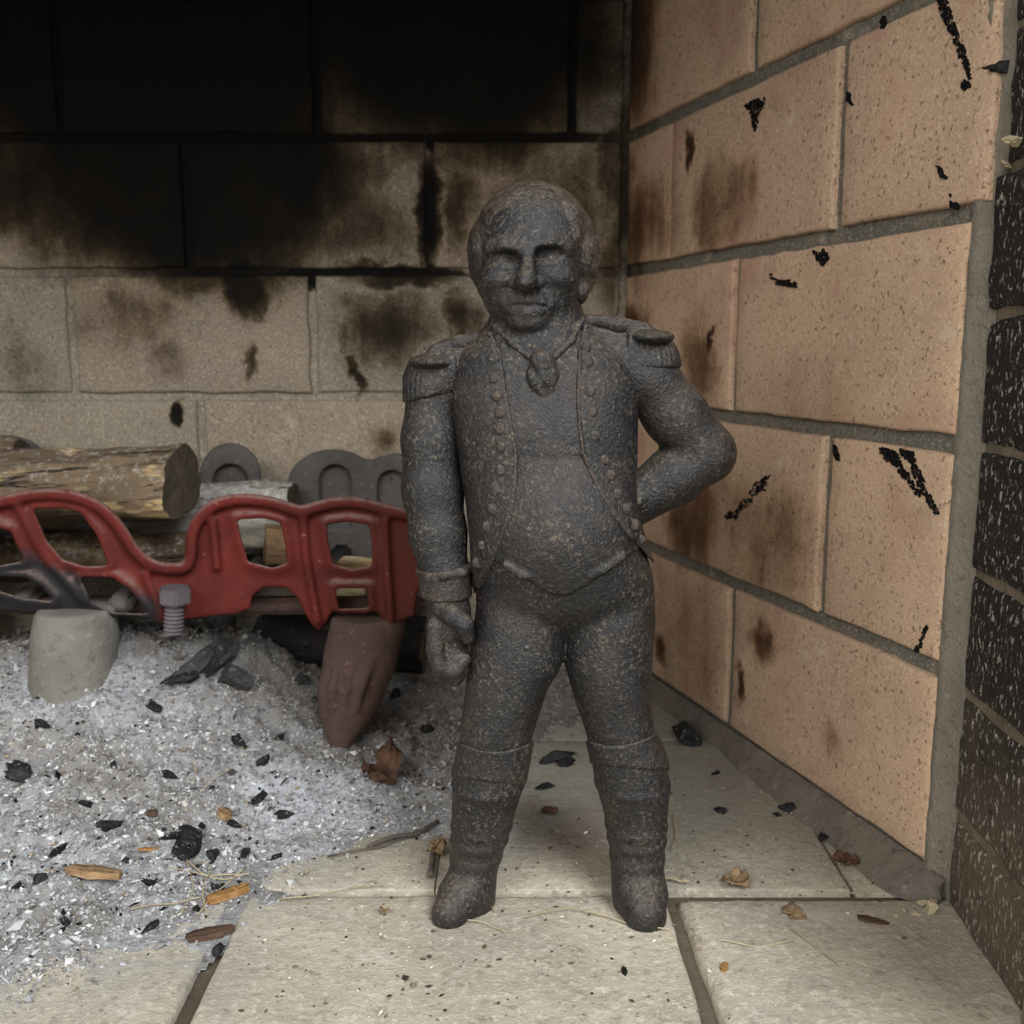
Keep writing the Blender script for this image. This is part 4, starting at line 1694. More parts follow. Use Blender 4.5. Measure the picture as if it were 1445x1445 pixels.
def flake_material():
    nt = NT('ash_flake')
    r = nt.island()
    col = nt.ramp(r, [(0.0, srgb(108, 105, 102)), (.40, srgb(152, 151, 150)), (.70, srgb(182, 182, 183)), (.83, srgb(222, 220, 216)),
                      (.86, srgb(150, 134, 112)), (.92, srgb(96, 88, 80)), (.95, srgb(34, 32, 32)), (1.0, srgb(22, 22, 22))])
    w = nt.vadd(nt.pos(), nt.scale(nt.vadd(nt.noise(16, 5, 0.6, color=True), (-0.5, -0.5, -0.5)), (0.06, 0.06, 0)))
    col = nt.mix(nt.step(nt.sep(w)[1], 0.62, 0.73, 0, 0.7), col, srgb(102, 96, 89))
    pt = nt.noise(20, 4, 0.6)
    col = nt.mix(nt.step(pt, 0.5, 0.68, 0, 0.45), col, srgb(112, 107, 101))
    return nt.out(col, 0.95, 0.1)


M_FLAKE = flake_material()
flakes('ash_flakes', 60000, .00075, .03, M_FLAKE, 21, 'tiny pale ash flakes strewn over the ash bed')
flakes('ash_crumbs', 2600, .0016, .05, M_FLAKE, 22, 'larger pale ash crumbs scattered on the ash')


def crumb_material():
    nt = NT('hearth_grit')
    col = nt.ramp(nt.island(), [(0.0, srgb(40, 36, 32)), (.45, srgb(92, 80, 64)), (.75, srgb(150, 136, 112)), (1.0, srgb(226, 220, 204))])
    return nt.out(col, 0.95, 0.1)


def grit(n):
    rng = np.random.default_rng(5)
    P = []
    while len(P) < n:
        px, py = rng.uniform(330, 1330), rng.uniform(960, 1440)
        w = on_z(px, py)
        lim = .225 - max(w[1] - .51, 0) * .34
        if w[0] < lim and w[1] < .88 and poly2(np.float32([w[0]]), np.float32([w[1]]), ASH_POLY)[0] > .004:
            P.append(w)
    base = np.array([(1, 0, 0), (-1, 0, 0), (0, 1, 0), (0, -1, 0), (0, 0, 1), (0, 0, -1)], float)
    tri = np.array([(0, 2, 4), (2, 1, 4), (1, 3, 4), (3, 0, 4), (2, 0, 5), (1, 2, 5), (3, 1, 5), (0, 3, 5)])
    vv, ff = [], []
    for i, w in enumerate(P):
        s = .0005 * rng.lognormal(0, .45)
        a = rng.uniform(0, 6.3)
        v = base * rng.uniform(.6, 1.3, (6, 1)) * np.array([s * rng.uniform(1, 2.2), s, s * .7])
        c, sn = math.cos(a), math.sin(a)
        v = v @ np.array([[c, sn, 0], [-sn, c, 0], [0, 0, 1]])
        vv.append(v + w + np.array([0, 0, s * .5]))
        ff.append(tri + 6 * i)
    o = link('hearth_grit', mesh_fast('hearth_grit', np.concatenate(vv), np.concatenate(ff), False), crumb_material())
    tag(o, 'fine grit and crumbs strewn over the bare hearth bricks', 'grit', kind='stuff')


grit(800)


# ------------------------------------------------------------------ logs
def wood_material(name, a, b, pale, dark, ash_amt, pale_amt=.6, axis_scale=(6, 60, 60)):
    nt = NT(name)
    ob_ = nt.obj()
    gr = nt.noise(1.0, 6, 0.65, vec=nt.scale(ob_, axis_scale), dist=.6)
    col = nt.mix(nt.step(gr, 0.35, 0.65), a, b)
    big = nt.noise(1.0, 4, 0.6, vec=nt.scale(ob_, (14, 45, 45)))
    col = nt.mix(nt.step(big, 0.56, 0.66, 0, pale_amt), col, pale)
    ln = nt.noise(1.0, 5, 0.7, vec=nt.scale(ob_, (7, 95, 95)), dist=.4)
    crack = nt.step(ln, 0.36, 0.44, 1.0, 0.0)
    col = nt.mix(crack, col, dark)
    fine = nt.noise(170, 5, 0.7)
    nz = nt.sep(nt.n('ShaderNodeNewGeometry').outputs['Normal'])[2]
    am = nt.m('MULTIPLY', nt.step(fine, 0.60 - ash_amt * .2, 0.72), nt.m('MULTIPLY', nt.step(nz, -.2, .7), ash_amt))
    col = nt.mix(am, col, srgb(196, 192, 186))
    h = nt.m('ADD', nt.m('MULTIPLY', gr, 1.2), nt.m('SUBTRACT', nt.m('MULTIPLY', fine, .4), nt.m('MULTIPLY', crack, 1.2)))
    return nt.out(col, 0.85, 0.25, nt.bump(h, 0.9, 0.003))


M_LOG = wood_material('split_log', srgb(90, 76, 60), srgb(112, 95, 74), srgb(196, 168, 122), srgb(36, 29, 23), .5, .75)
M_LOG_OLD = wood_material('weathered_log', srgb(104, 84, 62), srgb(80, 64, 48), srgb(140, 118, 88), srgb(34, 27, 22), .6)
M_LOG_ASH = wood_material('ash_coated_log', srgb(150, 144, 134), srgb(124, 116, 104), srgb(170, 160, 140), srgb(48, 42, 38), 1.0, .4, (24, 50, 50))
M_ENDGRAIN = rough_stone('log_end', srgb(84, 74, 60), srgb(64, 57, 48), srgb(122, 108, 86), srgb(34, 30, 26), .8)
M_CHAR = None


def log(name, A, B, ra, rb, seed, mat, label, group=None, squash=.85, facets=None, slant=0.0):
    A, B = Vector(A), Vector(B)
    d = B - A
    ln = d.length
    nl, ns = 64, 40
    verts = []
    rng = np.random.default_rng(seed)
    ph = rng.uniform(0, 6.3, 4)
    pts = []
    for i in range(nl):
        t = i / (nl - 1)
        for k in range(ns):
            q = 2 * math.pi * k / ns
            r = (ra + (rb - ra) * t)
            e = 1 + .10 * math.cos(2 * q + ph[0]) + .06 * math.cos(3 * q + ph[1] + t * 1.5)
            # a split face: flatten one side
            if facets:
                for fq, fd in facets:
                    c = math.cos(q - fq)
                    if c > 0: e = min(e, fd / max(c, .05))
            y, z = math.cos(q) * r * e, math.sin(q) * r * e * squash
            x = t * ln + slant * z * (1 if i > nl // 2 else 0)
            pts.append((x, y, z, q, r))
    P = np.array(pts)
    N = np.stack([P[:, 0] * .22, np.cos(P[:, 3]) * P[:, 4], np.sin(P[:, 3]) * P[:, 4]], 1)
    dn = .0016 * vnoise(N, 220, seed) + .0026 * vnoise(N, 90, seed + 1) + .003 * vnoise(P[:, :3], 22, seed + 2)
    V = P[:, :3].copy()
    V[:, 1] += np.cos(P[:, 3]) * dn
    V[:, 2] += np.sin(P[:, 3]) * dn
    endm = V[:, 0].copy()
    V[-ns:, 0] += .0022 * vnoise(V[-ns:] * 1.0, 150, seed + 3)
    V[:ns, 0] += .0022 * vnoise(V[:ns], 150, seed + 4)
    faces = []
    for i in range(nl - 1):
        for k in range(ns):
            k2 = (k + 1) % ns
            faces.append((i * ns + k, i * ns + k2, (i + 1) * ns + k2, (i + 1) * ns + k))
    verts = [tuple(v) for v in V]
    me = mesh_from('wood', verts, [f[::-1] for f in faces])
    rot = Vector((1, 0, 0)).rotation_difference(d.normalized())
    root = empty(name, A)
    root.rotation_mode = 'QUATERNION'
    root.rotation_quaternion = rot
    tag(root, label, 'log', group)
    o = bpy.data.objects.new('wood', me); me.materials.append(mat); COL.objects.link(o); o.parent = root
    for e0, sgn, nm in ((0, -1, 'end_face'), ((nl - 1) * ns, 1, 'end_face')):
        ring = V[e0:e0 + ns]
        c = ring.mean(0)
        ev = [tuple(c + (r_ - c) * s) for s in (1.0, .66, .33) for r_ in ring] + [tuple(c)]
        ev = [(v[0] + (sgn * .0012 * vnoise(np.array([v]), 160, seed + 9)[0] if j >= ns else 0), v[1], v[2]) for j, v in enumerate(ev)]
        ef = []
        for b in range(2):
            for k in range(ns):
                k2 = (k + 1) % ns
                ef.append((b * ns + k, b * ns + k2, (b + 1) * ns + k2, (b + 1) * ns + k))
        for k in range(ns):
            ef.append((2 * ns + k, 2 * ns + (k + 1) % ns, 3 * ns))
        if sgn < 0: ef = [f[::-1] for f in ef]
        m2 = mesh_from(nm, ev, ef)
        m2.materials.append(M_ENDGRAIN)
        o2 = bpy.data.objects.new(nm, m2); COL.objects.link(o2); o2.parent = root
    return root


log('split_log', on_y(-330, 712, .765), on_y(258, 680, .735), .031, .030, 31, M_LOG,
    'split brown log with pale torn patches lying across the grate', 'logs on the grate', .98,
    facets=[(2.0, .86), (-1.2, .9)], slant=.05)
log('weathered_log', on_y(-200, 792, .765), on_y(276, 780, .772), .0185, .018, 44, M_LOG_OLD,
    'smaller dark weathered log under the split brown log', 'logs on the grate', .95)
log('ash_coated_log', on_y(60, 735, .825), on_y(415, 728, .828), .0295, .029, 52, M_LOG_ASH,
    'cracked log coated in pale ash at the back of the grate', 'logs on the grate', .95)
log('bark_covered_log', on_y(-420, 650, .85), on_y(32, 655, .845), .026, .02, 58, M_LOG_OLD,
    'dark log peeping over the back behind the split log', 'logs on the grate', .9)

M_SHADE_LOG = wood_material('shade_log', srgb(26, 24, 23), srgb(38, 34, 32), srgb(56, 50, 46), srgb(10, 9, 9), .12, .4, (24, 50, 50))  # near-black log added under the grate to supply the shade in the gap
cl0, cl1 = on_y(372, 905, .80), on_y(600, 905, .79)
log('shade_log', (cl0[0], .80, .066), (cl1[0], .79, .058), .026, .024, 77, M_SHADE_LOG,
    'added black log standing in for the dark shade underneath the grate', None, .95)

# a sawn block of pale wood and a charred stub seen through the grate
def block(name, cen, size, rot, mat, label, cat, group=None, seed=0, jag=.0006):
    bm = bmesh.new()
    bmesh.ops.create_cube(bm, size=1.0)
    bmesh.ops.subdivide_edges(bm, edges=bm.edges[:], cuts=3, use_grid_fill=True)
    co = np.array([v.co[:] for v in bm.verts])
    co = co * np.array(size)
    dn = np.stack([vnoise(co, 120, seed + i) for i in range(3)], 1) * jag
    for v, c, d_ in zip(bm.verts, co, dn):
        v.co = Vector(c + d_)
    me = bpy.data.meshes.new(name)
    bm.to_mesh(me); bm.free()
    me.materials.append(mat)
    o = bpy.data.objects.new(name, me)
    o.location = cen; o.rotation_euler = rot
    COL.objects.link(o)
    return tag(o, label, cat, group)


M_PINE = wood_material('pale_pine', srgb(236, 212, 166), srgb(226, 198, 150), srgb(240, 222, 184), srgb(196, 164, 116), .05, .5)
M_CHIP = wood_material('wood_chip', srgb(142, 114, 82), srgb(116, 90, 64), srgb(172, 146, 108), srgb(74, 56, 40), .25, .5)
M_CHIP_ORANGE = wood_material('orange_chip', srgb(150, 112, 64), srgb(122, 88, 50), srgb(184, 148, 98), srgb(66, 46, 28), .05, .5)
M_CHIP_DARK = wood_material('brown_chip', srgb(84, 62, 48), srgb(66, 50, 40), srgb(112, 88, 68), srgb(32, 25, 20), .1, .4)
c = on_y(497, 827, .735)
block('pine_block', (c[0], .745, c[2]), (.028, .040, .030), (.08, .05, -.12), M_PINE, 'pale sawn pine block behind the grate loops', 'wood block', None, 3)
c = on_y(391, 768, .770)
block('charred_block', (c[0], .770, c[2]), (.018, .022, .028), (.02, .1, .3), M_CHIP, 'brown wood stub standing behind the grate loops', 'wood block', None, 5, .0012)

# ------------------------------------------------------------------ soot smears on the right wall
def soot_mark_material():
    nt = NT('soot_smear')
    g = nt.noise(1.0, 5, 0.7, vec=nt.scale(nt.pos(), (300, 300, 110)))
    col = nt.mix(nt.step(g, 0.56, 0.72, 0, .8), srgb(16, 14, 13), srgb(96, 76, 58))
    return nt.out(col, 0.9, 0.2)


M_MARK = soot_mark_material()
MARKS = [
    [(1322, -6), (1335, -6), (1346, 28), (1358, 58), (1368, 88), (1372, 112), (1368, 118), (1364, 100), (1357, 84), (1349, 68), (1345, 52), (1330, 22)],
    [(1357, 124), (1361, 110), (1364, 118), (1371, 121), (1363, 127)],
    [(1050, 150), (1062, 142), (1080, 138), (1078, 150), (1071, 162), (1067, 187), (1063, 178), (1061, 160), (1056, 154)],
    [(1194, 130), (1199, 131), (1204, 144), (1202, 147), (1196, 143)],
    [(1319, 233), (1324, 234), (1331, 242), (1336, 247), (1334, 253), (1328, 250), (1325, 243)],
    [(1341, 273), (1345, 284), (1352, 289), (1350, 294), (1341, 292), (1343, 285)],
    [(1087, 385), (1093, 392), (1102, 396), (1113, 395), (1126, 400), (1124, 406), (1110, 403), (1100, 404), (1092, 398)],
    [(1149, 355), (1160, 352), (1168, 354), (1171, 366), (1165, 371), (1161, 378), (1156, 371), (1152, 364)],
    [(1018, 737), (1026, 724), (1040, 718), (1049, 706), (1060, 696), (1064, 684), (1077, 675), (1088, 669), (1085, 684), (1080, 693), (1070, 696),
     (1066, 706), (1056, 714), (1046, 722), (1041, 733), (1030, 731)],
    [(1242, 632), (1262, 635), (1268, 645), (1277, 660), (1288, 676), (1302, 702), (1297, 702), (1281, 680), (1268, 664), (1257, 652), (1248, 648)],
    [(1270, 635), (1290, 638), (1294, 655), (1303, 672), (1307, 690), (1317, 705), (1326, 727), (1320, 727), (1304, 700), (1293, 678), (1284, 655)],
    [(1306, 881), (1311, 884), (1304, 901), (1300, 914), (1295, 921), (1292, 917), (1299, 902)],
    [(1174, 628), (1180, 630), (1187, 650), (1184, 655), (1178, 642)],
    [(1244, 27), (1247, 25), (1249, 38), (1246, 40)],
]
def inside(pt, poly):
    c = False
    j = len(poly) - 1
    for i in range(len(poly)):
        if (poly[i][1] > pt[1]) != (poly[j][1] > pt[1]) and pt[0] < (poly[j][0] - poly[i][0]) * (pt[1] - poly[i][1]) / (poly[j][1] - poly[i][1] + 1e-9) + poly[i][0]:
            c = not c
        j = i
    return c


for pts in MARKS:
    A_ = np.array(pts, float)
    c = on_plane(*A_.mean(0), P0, NR)
    s = float(np.dot(c - P0, DR))
    host = None
    for a, b, z0, z1, o in RIGHT_BRICKS:
        if a <= s <= b and z0 <= c[2] <= z1: host = o
    if host is None: continue
    # the smear is a crowd of small scratched flecks along its stroke
    cov = np.cov(A_.T)
    ev, evec = np.linalg.eigh(cov)
    dirn = evec[:, 1]
    area = .5 * abs(np.dot(A_[:, 0], np.roll(A_[:, 1], 1)) - np.dot(A_[:, 1], np.roll(A_[:, 0], 1)))
    n = int(area / 7) + 8
    lo, hi = A_.min(0), A_.max(0)
    hc = Vector(host.location)
    V, Fc = [], []
    tries = 0
    while n > 0 and tries < 20000:
        tries += 1
        q = np.array([random.uniform(lo[0], hi[0]), random.uniform(lo[1], hi[1])])
        if not inside(q, pts): continue
        n -= 1
        ln, wd = random.uniform(3, 8), random.uniform(1.2, 3.0)
        an = math.atan2(dirn[1], dirn[0]) + random.gauss(0, .35)
        ax_ = np.array([math.cos(an), math.sin(an)]); bx2 = np.array([-ax_[1], ax_[0]])
        ring = [q + ax_ * ln * .5 * math.cos(t) * random.uniform(.7, 1.2) + bx2 * wd * .5 * math.sin(t) * random.uniform(.7, 1.3) for t in (0, 1.05, 2.1, 3.14, 4.2, 5.2)]
        base = len(V)
        out = random.uniform(.0006, .0013)
        for r_ in ring: V.append(Vector(on_plane(*r_, P0, NR) + NR * out) - hc)
        for r_ in ring: V.append(Vector(on_plane(*r_, P0, NR) - NR * .0015) - hc)
        Fc.append(tuple(base + k for k in range(6)))
        for k in range(6):
            Fc.append((base + k, base + 6 + k, base + 6 + (k + 1) % 6, base + (k + 1) % 6))
    me = mesh_from('soot_smear', V, Fc, False)
    me.materials.append(M_MARK)
    o = bpy.data.objects.new('soot_smear', me)
    COL.objects.link(o)
    o.parent = host


# ------------------------------------------------------------------ charcoal, chips, twigs and straw
def charcoal_material():
    nt = NT('charcoal')
    g = nt.noise(120, 5, 0.7)
    col = nt.mix(nt.step(g, 0.5, 0.75), srgb(16, 16, 17), srgb(44, 43, 44))
    f2 = nt.noise(300, 4, 0.7)
    nz = nt.sep(nt.n('ShaderNodeNewGeometry').outputs['Normal'])[2]
    col = nt.mix(nt.m('MULTIPLY', nt.step(f2, .58, .68), nt.step(nz, 0.2, .9, 0, .7)), col, srgb(150, 146, 142))
    return nt.out(col, 0.7, 0.4, nt.bump(g, .7, .002))


M_COAL = charcoal_material()
M_COAL_ASH = rough_stone('ashy_charcoal', srgb(70, 68, 66), srgb(46, 45, 44), srgb(150, 147, 142), srgb(18, 17, 17), 1.0)
MESHES = {}


def chunk_mesh(seed, stretch):
    key = (seed % 7, stretch)
    if key in MESHES: return MESHES[key]
    bm = bmesh.new()
    bmesh.ops.create_icosphere(bm, subdivisions=3, radius=1.0)
    co = np.array([v.co[:] for v in bm.verts])
    n = vnoise(co, 1.6, seed) * .45 + vnoise(co, 3.6, seed + 5) * .35
    # broken flat faces
    rng = np.random.default_rng(seed)
    co = co * (1 + n)[:, None]
    for _ in range(9):
        d = rng.normal(size=3); d /= np.linalg.norm(d)
        h = co @ d
        over = np.maximum(h - rng.uniform(.35, .75), 0)
        co = co - over[:, None] * d
    co = co + .07 * np.stack([vnoise(co, 6.5, seed + 20 + i) for i in range(3)], 1)
    co = co * np.array([stretch, 1.0, .9]) * 1.25
    for v, c in zip(bm.verts, co): v.co = Vector(c)
    me = bpy.data.meshes.new('charcoal_chunk')
    bm.to_mesh(me); bm.free()
    me.materials.append(M_COAL)
    MESHES[key] = me
    return me


LANDMARKS = [((322, 1268), 'the bright orange splinter'), ((134, 1241), 'the flat tan wood chip'), ((296, 1321), 'the dark bark splinter'),
             ((480, 1050), 'the foot of the rusty grate leg'), ((105, 975), 'the pale grate leg'), ((270, 920), 'the charred stick end below the bolt'),
             ((210, 1204), 'the thin yellow sliver'), ((317, 1157), 'the small tan wood crumb'), ((540, 1085), 'the crumpled brown leaf')]


def coal_label(px, py, r):
    best = min(LANDMARKS, key=lambda l: math.hypot(l[0][0] - px, l[0][1] - py))
    d = math.hypot(best[0][0] - px, best[0][1] - py)
    size = 'tiny' if r < 6.5 else ('small' if r < 10 else 'chunky')
    if d < 75: return '%s black charcoal bit in the ash close to %s' % (size, best[1])
    return '%s black charcoal bit lying in open ash away from any chip' % size


def coal(px, py, rpx, stretch=1.3, ang=None, label=None, group='charcoal bits in the ash', flat=.8, mat=None):
    w = on_ash(px, py + rpx * .4)
    dist = float((w - CAM) @ FWD)
    r = rpx * dist / F_PX
    o = bpy.data.objects.new('charcoal_chunk', chunk_mesh(int(px * 7 + py), stretch))
    COL.objects.link(o)
    z = ash_z(w[0], w[1])
    o.scale = (r, r, r * flat)
    o.rotation_euler = (random.uniform(-.3, .3), random.uniform(-.3, .3), random.uniform(0, 3.1) if ang is None else ang)
    o.location = (w[0], w[1], z + r * flat * .42)
    if mat is not None:
        o.data = o.data.copy(); o.data.materials.clear(); o.data.materials.append(mat)
    return tag(o, label or coal_label(px, py, rpx), 'charcoal', group)


coal(968, 1034, 22, 1.1, .4, 'large black charcoal lump on the bare hearth by the tan wall', None)
HG = 'charcoal bits on the bare hearth'
HL = 'small black charcoal crumb on the bare hearth bricks'
for px, py, r in ((1115, 1140, 13), (1162, 1180, 8), (1017, 1143, 7), (880, 1373, 5), (1097, 1148, 5), (1010, 1090, 5), (1285, 1360, 4), (430, 1264, 4),
                  (768, 1108, 11), (640, 1247, 4), (1140, 1150, 6)):
    coal(px, py, r, 1.5, None, HL, HG, .6)
coal(780, 1066, 18, 1.5, .2, 'black charcoal piece between the statue boots beyond the hearth joint', None, .7)
coal(800, 1074, 12, 1.4, .9, 'grey dusted charcoal piece behind the gap between the boots', None, .8)
coal(288, 935, 30, 1.7, .5, 'broad charred stick end jutting from the ash heap below the bolt', None, .8, M_COAL_ASH)
coal(330, 958, 22, 1.5, -.3, 'charred lump half sunk in the heap beside the charred stick end', None, .8, M_COAL_ASH)
for px, py, r in ((338, 1046, 13), (372, 1076, 9), (270, 1190, 18), (330, 1165, 8), (345, 1206, 9), (28, 1100, 13), (152, 1167, 12), (245, 1182, 9), (310, 1253, 6),
                  (208, 1246, 8), (366, 1126, 10), (308, 1340, 8), (402, 1156, 7), (85, 1196, 9), (60, 1240, 8), (210, 1310, 7), (278, 1284, 7), (92, 1302, 7),
                  (390, 1210, 6), (120, 1140, 7), (25, 1250, 6), (180, 1215, 5), (250, 960, 12), (215, 1000, 8), (430, 960, 9), (600, 1030, 9), (560, 980, 10),
                  (395, 1040, 6), (160, 1080, 6), (240, 1100, 6), (60, 1030, 6), (300, 1205, 9), (285, 1165, 6)):
    coal(px, py, r, random.choice((1.2, 1.7)))


def chip(px, py, lpx, wpx, ang, mat, label, name='wood_chip', group=None, th=.35, tilt=0.05):
    w = on_ash(px, py)
    k = float((w - CAM) @ FWD) / F_PX
    Lm, Wm = lpx * k, wpx * k * 1.3
    bm = bmesh.new()
    n = 9
    rng = random.Random(int(px + py))
    prof = []
    for i in range(n):
        t = i / (n - 1)
        e = min(1, .55 + 1.6 * min(t, 1 - t)) * (1 + rng.uniform(-.12, .12))
        prof.append([(t - .5) * Lm + rng.uniform(-.02, .02) * Lm, Wm * .5 * e, Wm * th * .5 * (1 + rng.uniform(-.2, .2))])
    rings = []
    for x, hw, hh in prof:
        rings.append([bm.verts.new((x + rng.uniform(-.03, .03) * Lm, a * hw, b * hh)) for a, b in ((-1, -1), (1, -1), (1, .6), (.3, 1), (-.8, .9))])
    for A, B in zip(rings[:-1], rings[1:]):
        for i in range(5):
            j = (i + 1) % 5
            bm.faces.new((A[i], B[i], B[j], A[j]))
    bm.faces.new(rings[0]); bm.faces.new(rings[-1][::-1])
    bmesh.ops.recalc_face_normals(bm, faces=bm.faces[:])
    me = bpy.data.meshes.new(name)
    bm.to_mesh(me); bm.free()
    me.materials.append(mat)
    o = bpy.data.objects.new(name, me)
    COL.objects.link(o)
    o.location = (w[0], w[1], ash_z(w[0], w[1]) + Wm * th * .5 + .0003)
    o.rotation_euler = (random.uniform(-.1, .1), tilt, ang)
    return tag(o, label, 'wood chip', group)


chip(134, 1241, 76, 20, -.12, M_CHIP, 'flat tan wood chip lying on the ash')
chip(322, 1268, 62, 13, .72, M_CHIP_ORANGE, 'bright orange splinter at the edge of the ash', th=.7)
chip(296, 1321, 64, 17, .50, M_CHIP_DARK, 'dark brown bark splinter beside the orange splinter')
chip(317, 1156, 22, 14, -.8, M_CHIP, 'small tan wood crumb on top of the ash', th=.6)
chip(210, 1204, 28, 7, .12, M_CHIP_ORANGE, 'thin yellow wood sliver on the ash')
chip(215, 1153, 14, 9, .2, M_CHIP_DARK, 'tiny brown bark crumb on the ash', th=.6)
chip(1232, 1304, 44, 15, -.35, M_CHIP_DARK, 'flat brown bark flake on the broad front hearth brick', th=.15)
chip(1022, 1372, 22, 9, 1.2, M_CHIP_ORANGE, 'yellowish crumb beside the wide joint of the hearth', th=.4)
chip(400, 808, 60, 14, .3, M_CHIP_DARK, 'dark wood sliver lying among the grate loops') if False else None


def strand(pxs, rad, mat, label, name='straw_strand', group='straw strands on the hearth', lift=.0008):
    P = []
    n = len(pxs)
    for x, y in pxs:
        w = on_ash(x, y)
        P.append(np.array([w[0], w[1], ash_z(w[0], w[1])]))
    # smooth resample
    P = np.array(P)
    t = np.linspace(0, n - 1, n * 6)
    Q = np.stack([np.interp(t, range(n), P[:, i]) for i in range(3)], 1)
    for _ in range(4):
        Q[1:-1] = (Q[:-2] + Q[2:] + 2 * Q[1:-1]) / 4
    Q[:, 2] += rad + lift + .0012 * np.abs(np.sin(np.linspace(0, 5, len(Q))))
    o = tube(name, Q, rad, mat, None, 6, .12)
    return tag(o, label, 'straw' if 'straw' in name else 'twig', group)


M_STRAW = rough_stone('straw', srgb(170, 156, 128), srgb(146, 130, 102), srgb(196, 184, 156), srgb(112, 98, 76), .2)
M_TWIG = rough_stone('twig', srgb(92, 84, 76), srgb(70, 62, 54), srgb(140, 132, 120), srgb(40, 34, 30), .6)
for s_, lb in (([(740, 1300), (800, 1288), (860, 1300), (905, 1314), (945, 1318)], 'long straw strand curving past the statue toe to the wide joint'),
               ([(655, 1303), (690, 1310), (714, 1324)], 'short straw strand poking out from the splayed statue toe'),
               ([(395, 1273), (440, 1271), (490, 1258), (545, 1254)], 'long straw strand along the joint behind the front hearth brick'),
               ([(1110, 1312), (1145, 1340), (1186, 1368)], 'straight straw strand lying aslant below the yellowish leaf scrap'),
               ([(950, 1150), (955, 1180), (948, 1205)], 'short straw strand on the inner hearth beside the straight boot'),
               ([(1010, 1330), (1060, 1342), (1120, 1336)], 'straw strand arching over the rounded edge of the front brick'),
               ([(700, 1290), (676, 1268), (690, 1255)], 'bent straw scrap hooked behind the splayed statue boot')):
    strand(s_, .00036, M_STRAW, lb)
for s_, lb in (([(255, 1200), (268, 1225), (290, 1240), (340, 1242)], 'straw strand bending round the ash edge above the orange splinter'),
               ([(185, 1292), (235, 1285), (285, 1275)], 'straight straw strand reaching towards the orange splinter from open ash'),
               ([(262, 1180), (262, 1215), (275, 1260), (255, 1300)], 'long straw strand hanging down from the chunky charcoal in the ash'),
               ([(280, 1296), (310, 1262), (345, 1235)], 'straw strand lying right under the orange splinter'),
               ([(300, 1230), (285, 1262), (292, 1300)], 'bowed straw strand between the orange and the dark splinter'),
               ([(285, 1125), (320, 1095), (355, 1068)], 'lone straw strand high on the ash slope'),
               ([(240, 1230), (310, 1248), (352, 1238)], 'straw strand crossing the tangle at the top of the orange splinter')):
    strand(s_, .0004, M_STRAW, lb, group='straw strands in the ash')
strand([(520, 1200), (555, 1190), (590, 1183), (618, 1168)], .0015, M_TWIG, 'charred grey twig pointing at the statue boot', 'twig', None)
strand([(462, 1212), (505, 1208), (545, 1198), (600, 1176)], .0006, M_TWIG, 'thin bent twig crossing under the charred grey twig', 'twig', None)
strand([(612, 1200), (610, 1225), (608, 1246)], .0017, M_TWIG, 'short dark twig stub beside the statue boot', 'twig', None)
strand([(935, 1246), (955, 1249), (972, 1250)], .0008, M_STRAW, 'short pale stalk poking out past the statue heel', 'straw_strand', None)


def leaf_material(name, a, b):
    nt = NT(name)
    g = nt.noise(90, 5, 0.7)
    col = nt.mix(nt.step(g, 0.4, 0.65), a, b)
    return nt.out(col, .8, .3, nt.bump(g, .6, .001))


M_LEAF = leaf_material('dry_leaf', srgb(92, 64, 46), srgb(54, 38, 30))
M_LEAF_PALE = leaf_material('pale_dry_leaf', srgb(140, 116, 86), srgb(104, 86, 64))


def leaf(px, py, wpx, hpx, mat, label, seed, curl=1.0, name='dry_leaf'):
    """a crumpled leaf: a small ragged sheet with thickness, folded on itself"""
    w = on_ash(px, py + hpx * .3)
    k = float((w - CAM) @ FWD) / F_PX
    W_, H_ = wpx * k, hpx * k
    n = 15
    g = np.stack(np.meshgrid(np.linspace(-1, 1, n), np.linspace(-1, 1, n), indexing='ij'), -1).reshape(-1, 2)
    P3 = np.stack([g[:, 0], g[:, 1], np.zeros(len(g))], 1)
    z = vnoise(P3, 1.4, seed) * .6 + vnoise(P3, 3.3, seed + 1) * .35 + curl * (np.abs(g[:, 0]) ** 2) * .5
    x = g[:, 0] * (1 - .25 * g[:, 1] ** 2) + .35 * vnoise(P3, 1.8, seed + 2) * np.abs(g[:, 1])
    V = np.stack([x * W_ * .5, g[:, 1] * W_ * .38 + .2 * W_ * vnoise(P3, 2, seed + 3), z * H_ * .55], 1)
    V[:, 2] -= V[:, 2].min()
    idx = np.arange(n * n).reshape(n, n)
    top = np.stack([idx[:-1, :-1], idx[1:, :-1], idx[1:, 1:], idx[:-1, 1:]], -1).reshape(-1, 4)
    keep_ = np.hypot(*(g[top].mean(1)).T) < 1.08 + .2 * vnoise(P3[top[:, 0]], 3, seed + 4)
    top = top[keep_]
    th = .0006
    V2 = np.concatenate([V + [0, 0, th], V])
    ring = {}
    for f in top:
        for a, b in zip(f, np.roll(f, -1)):
            if (b, a) in ring: del ring[(b, a)]
            else: ring[(a, b)] = 1
    faces = [tuple(f) for f in top] + [tuple(f[::-1] + n * n) for f in top] + [(b, a, a + n * n, b + n * n) for a, b in ring]
    used_ = sorted({i for f in faces for i in f})
    mp = {u: i for i, u in enumerate(used_)}
    me = mesh_from(name, V2[used_], [tuple(mp[i] for i in f) for f in faces])
    me.materials.append(mat)
    o = bpy.data.objects.new(name, me)
    COL.objects.link(o)
    o.location = (w[0], w[1], ash_z(w[0], w[1]))
    o.rotation_euler = (0, 0, seed * 1.3)
    return tag(o, label, 'leaf')


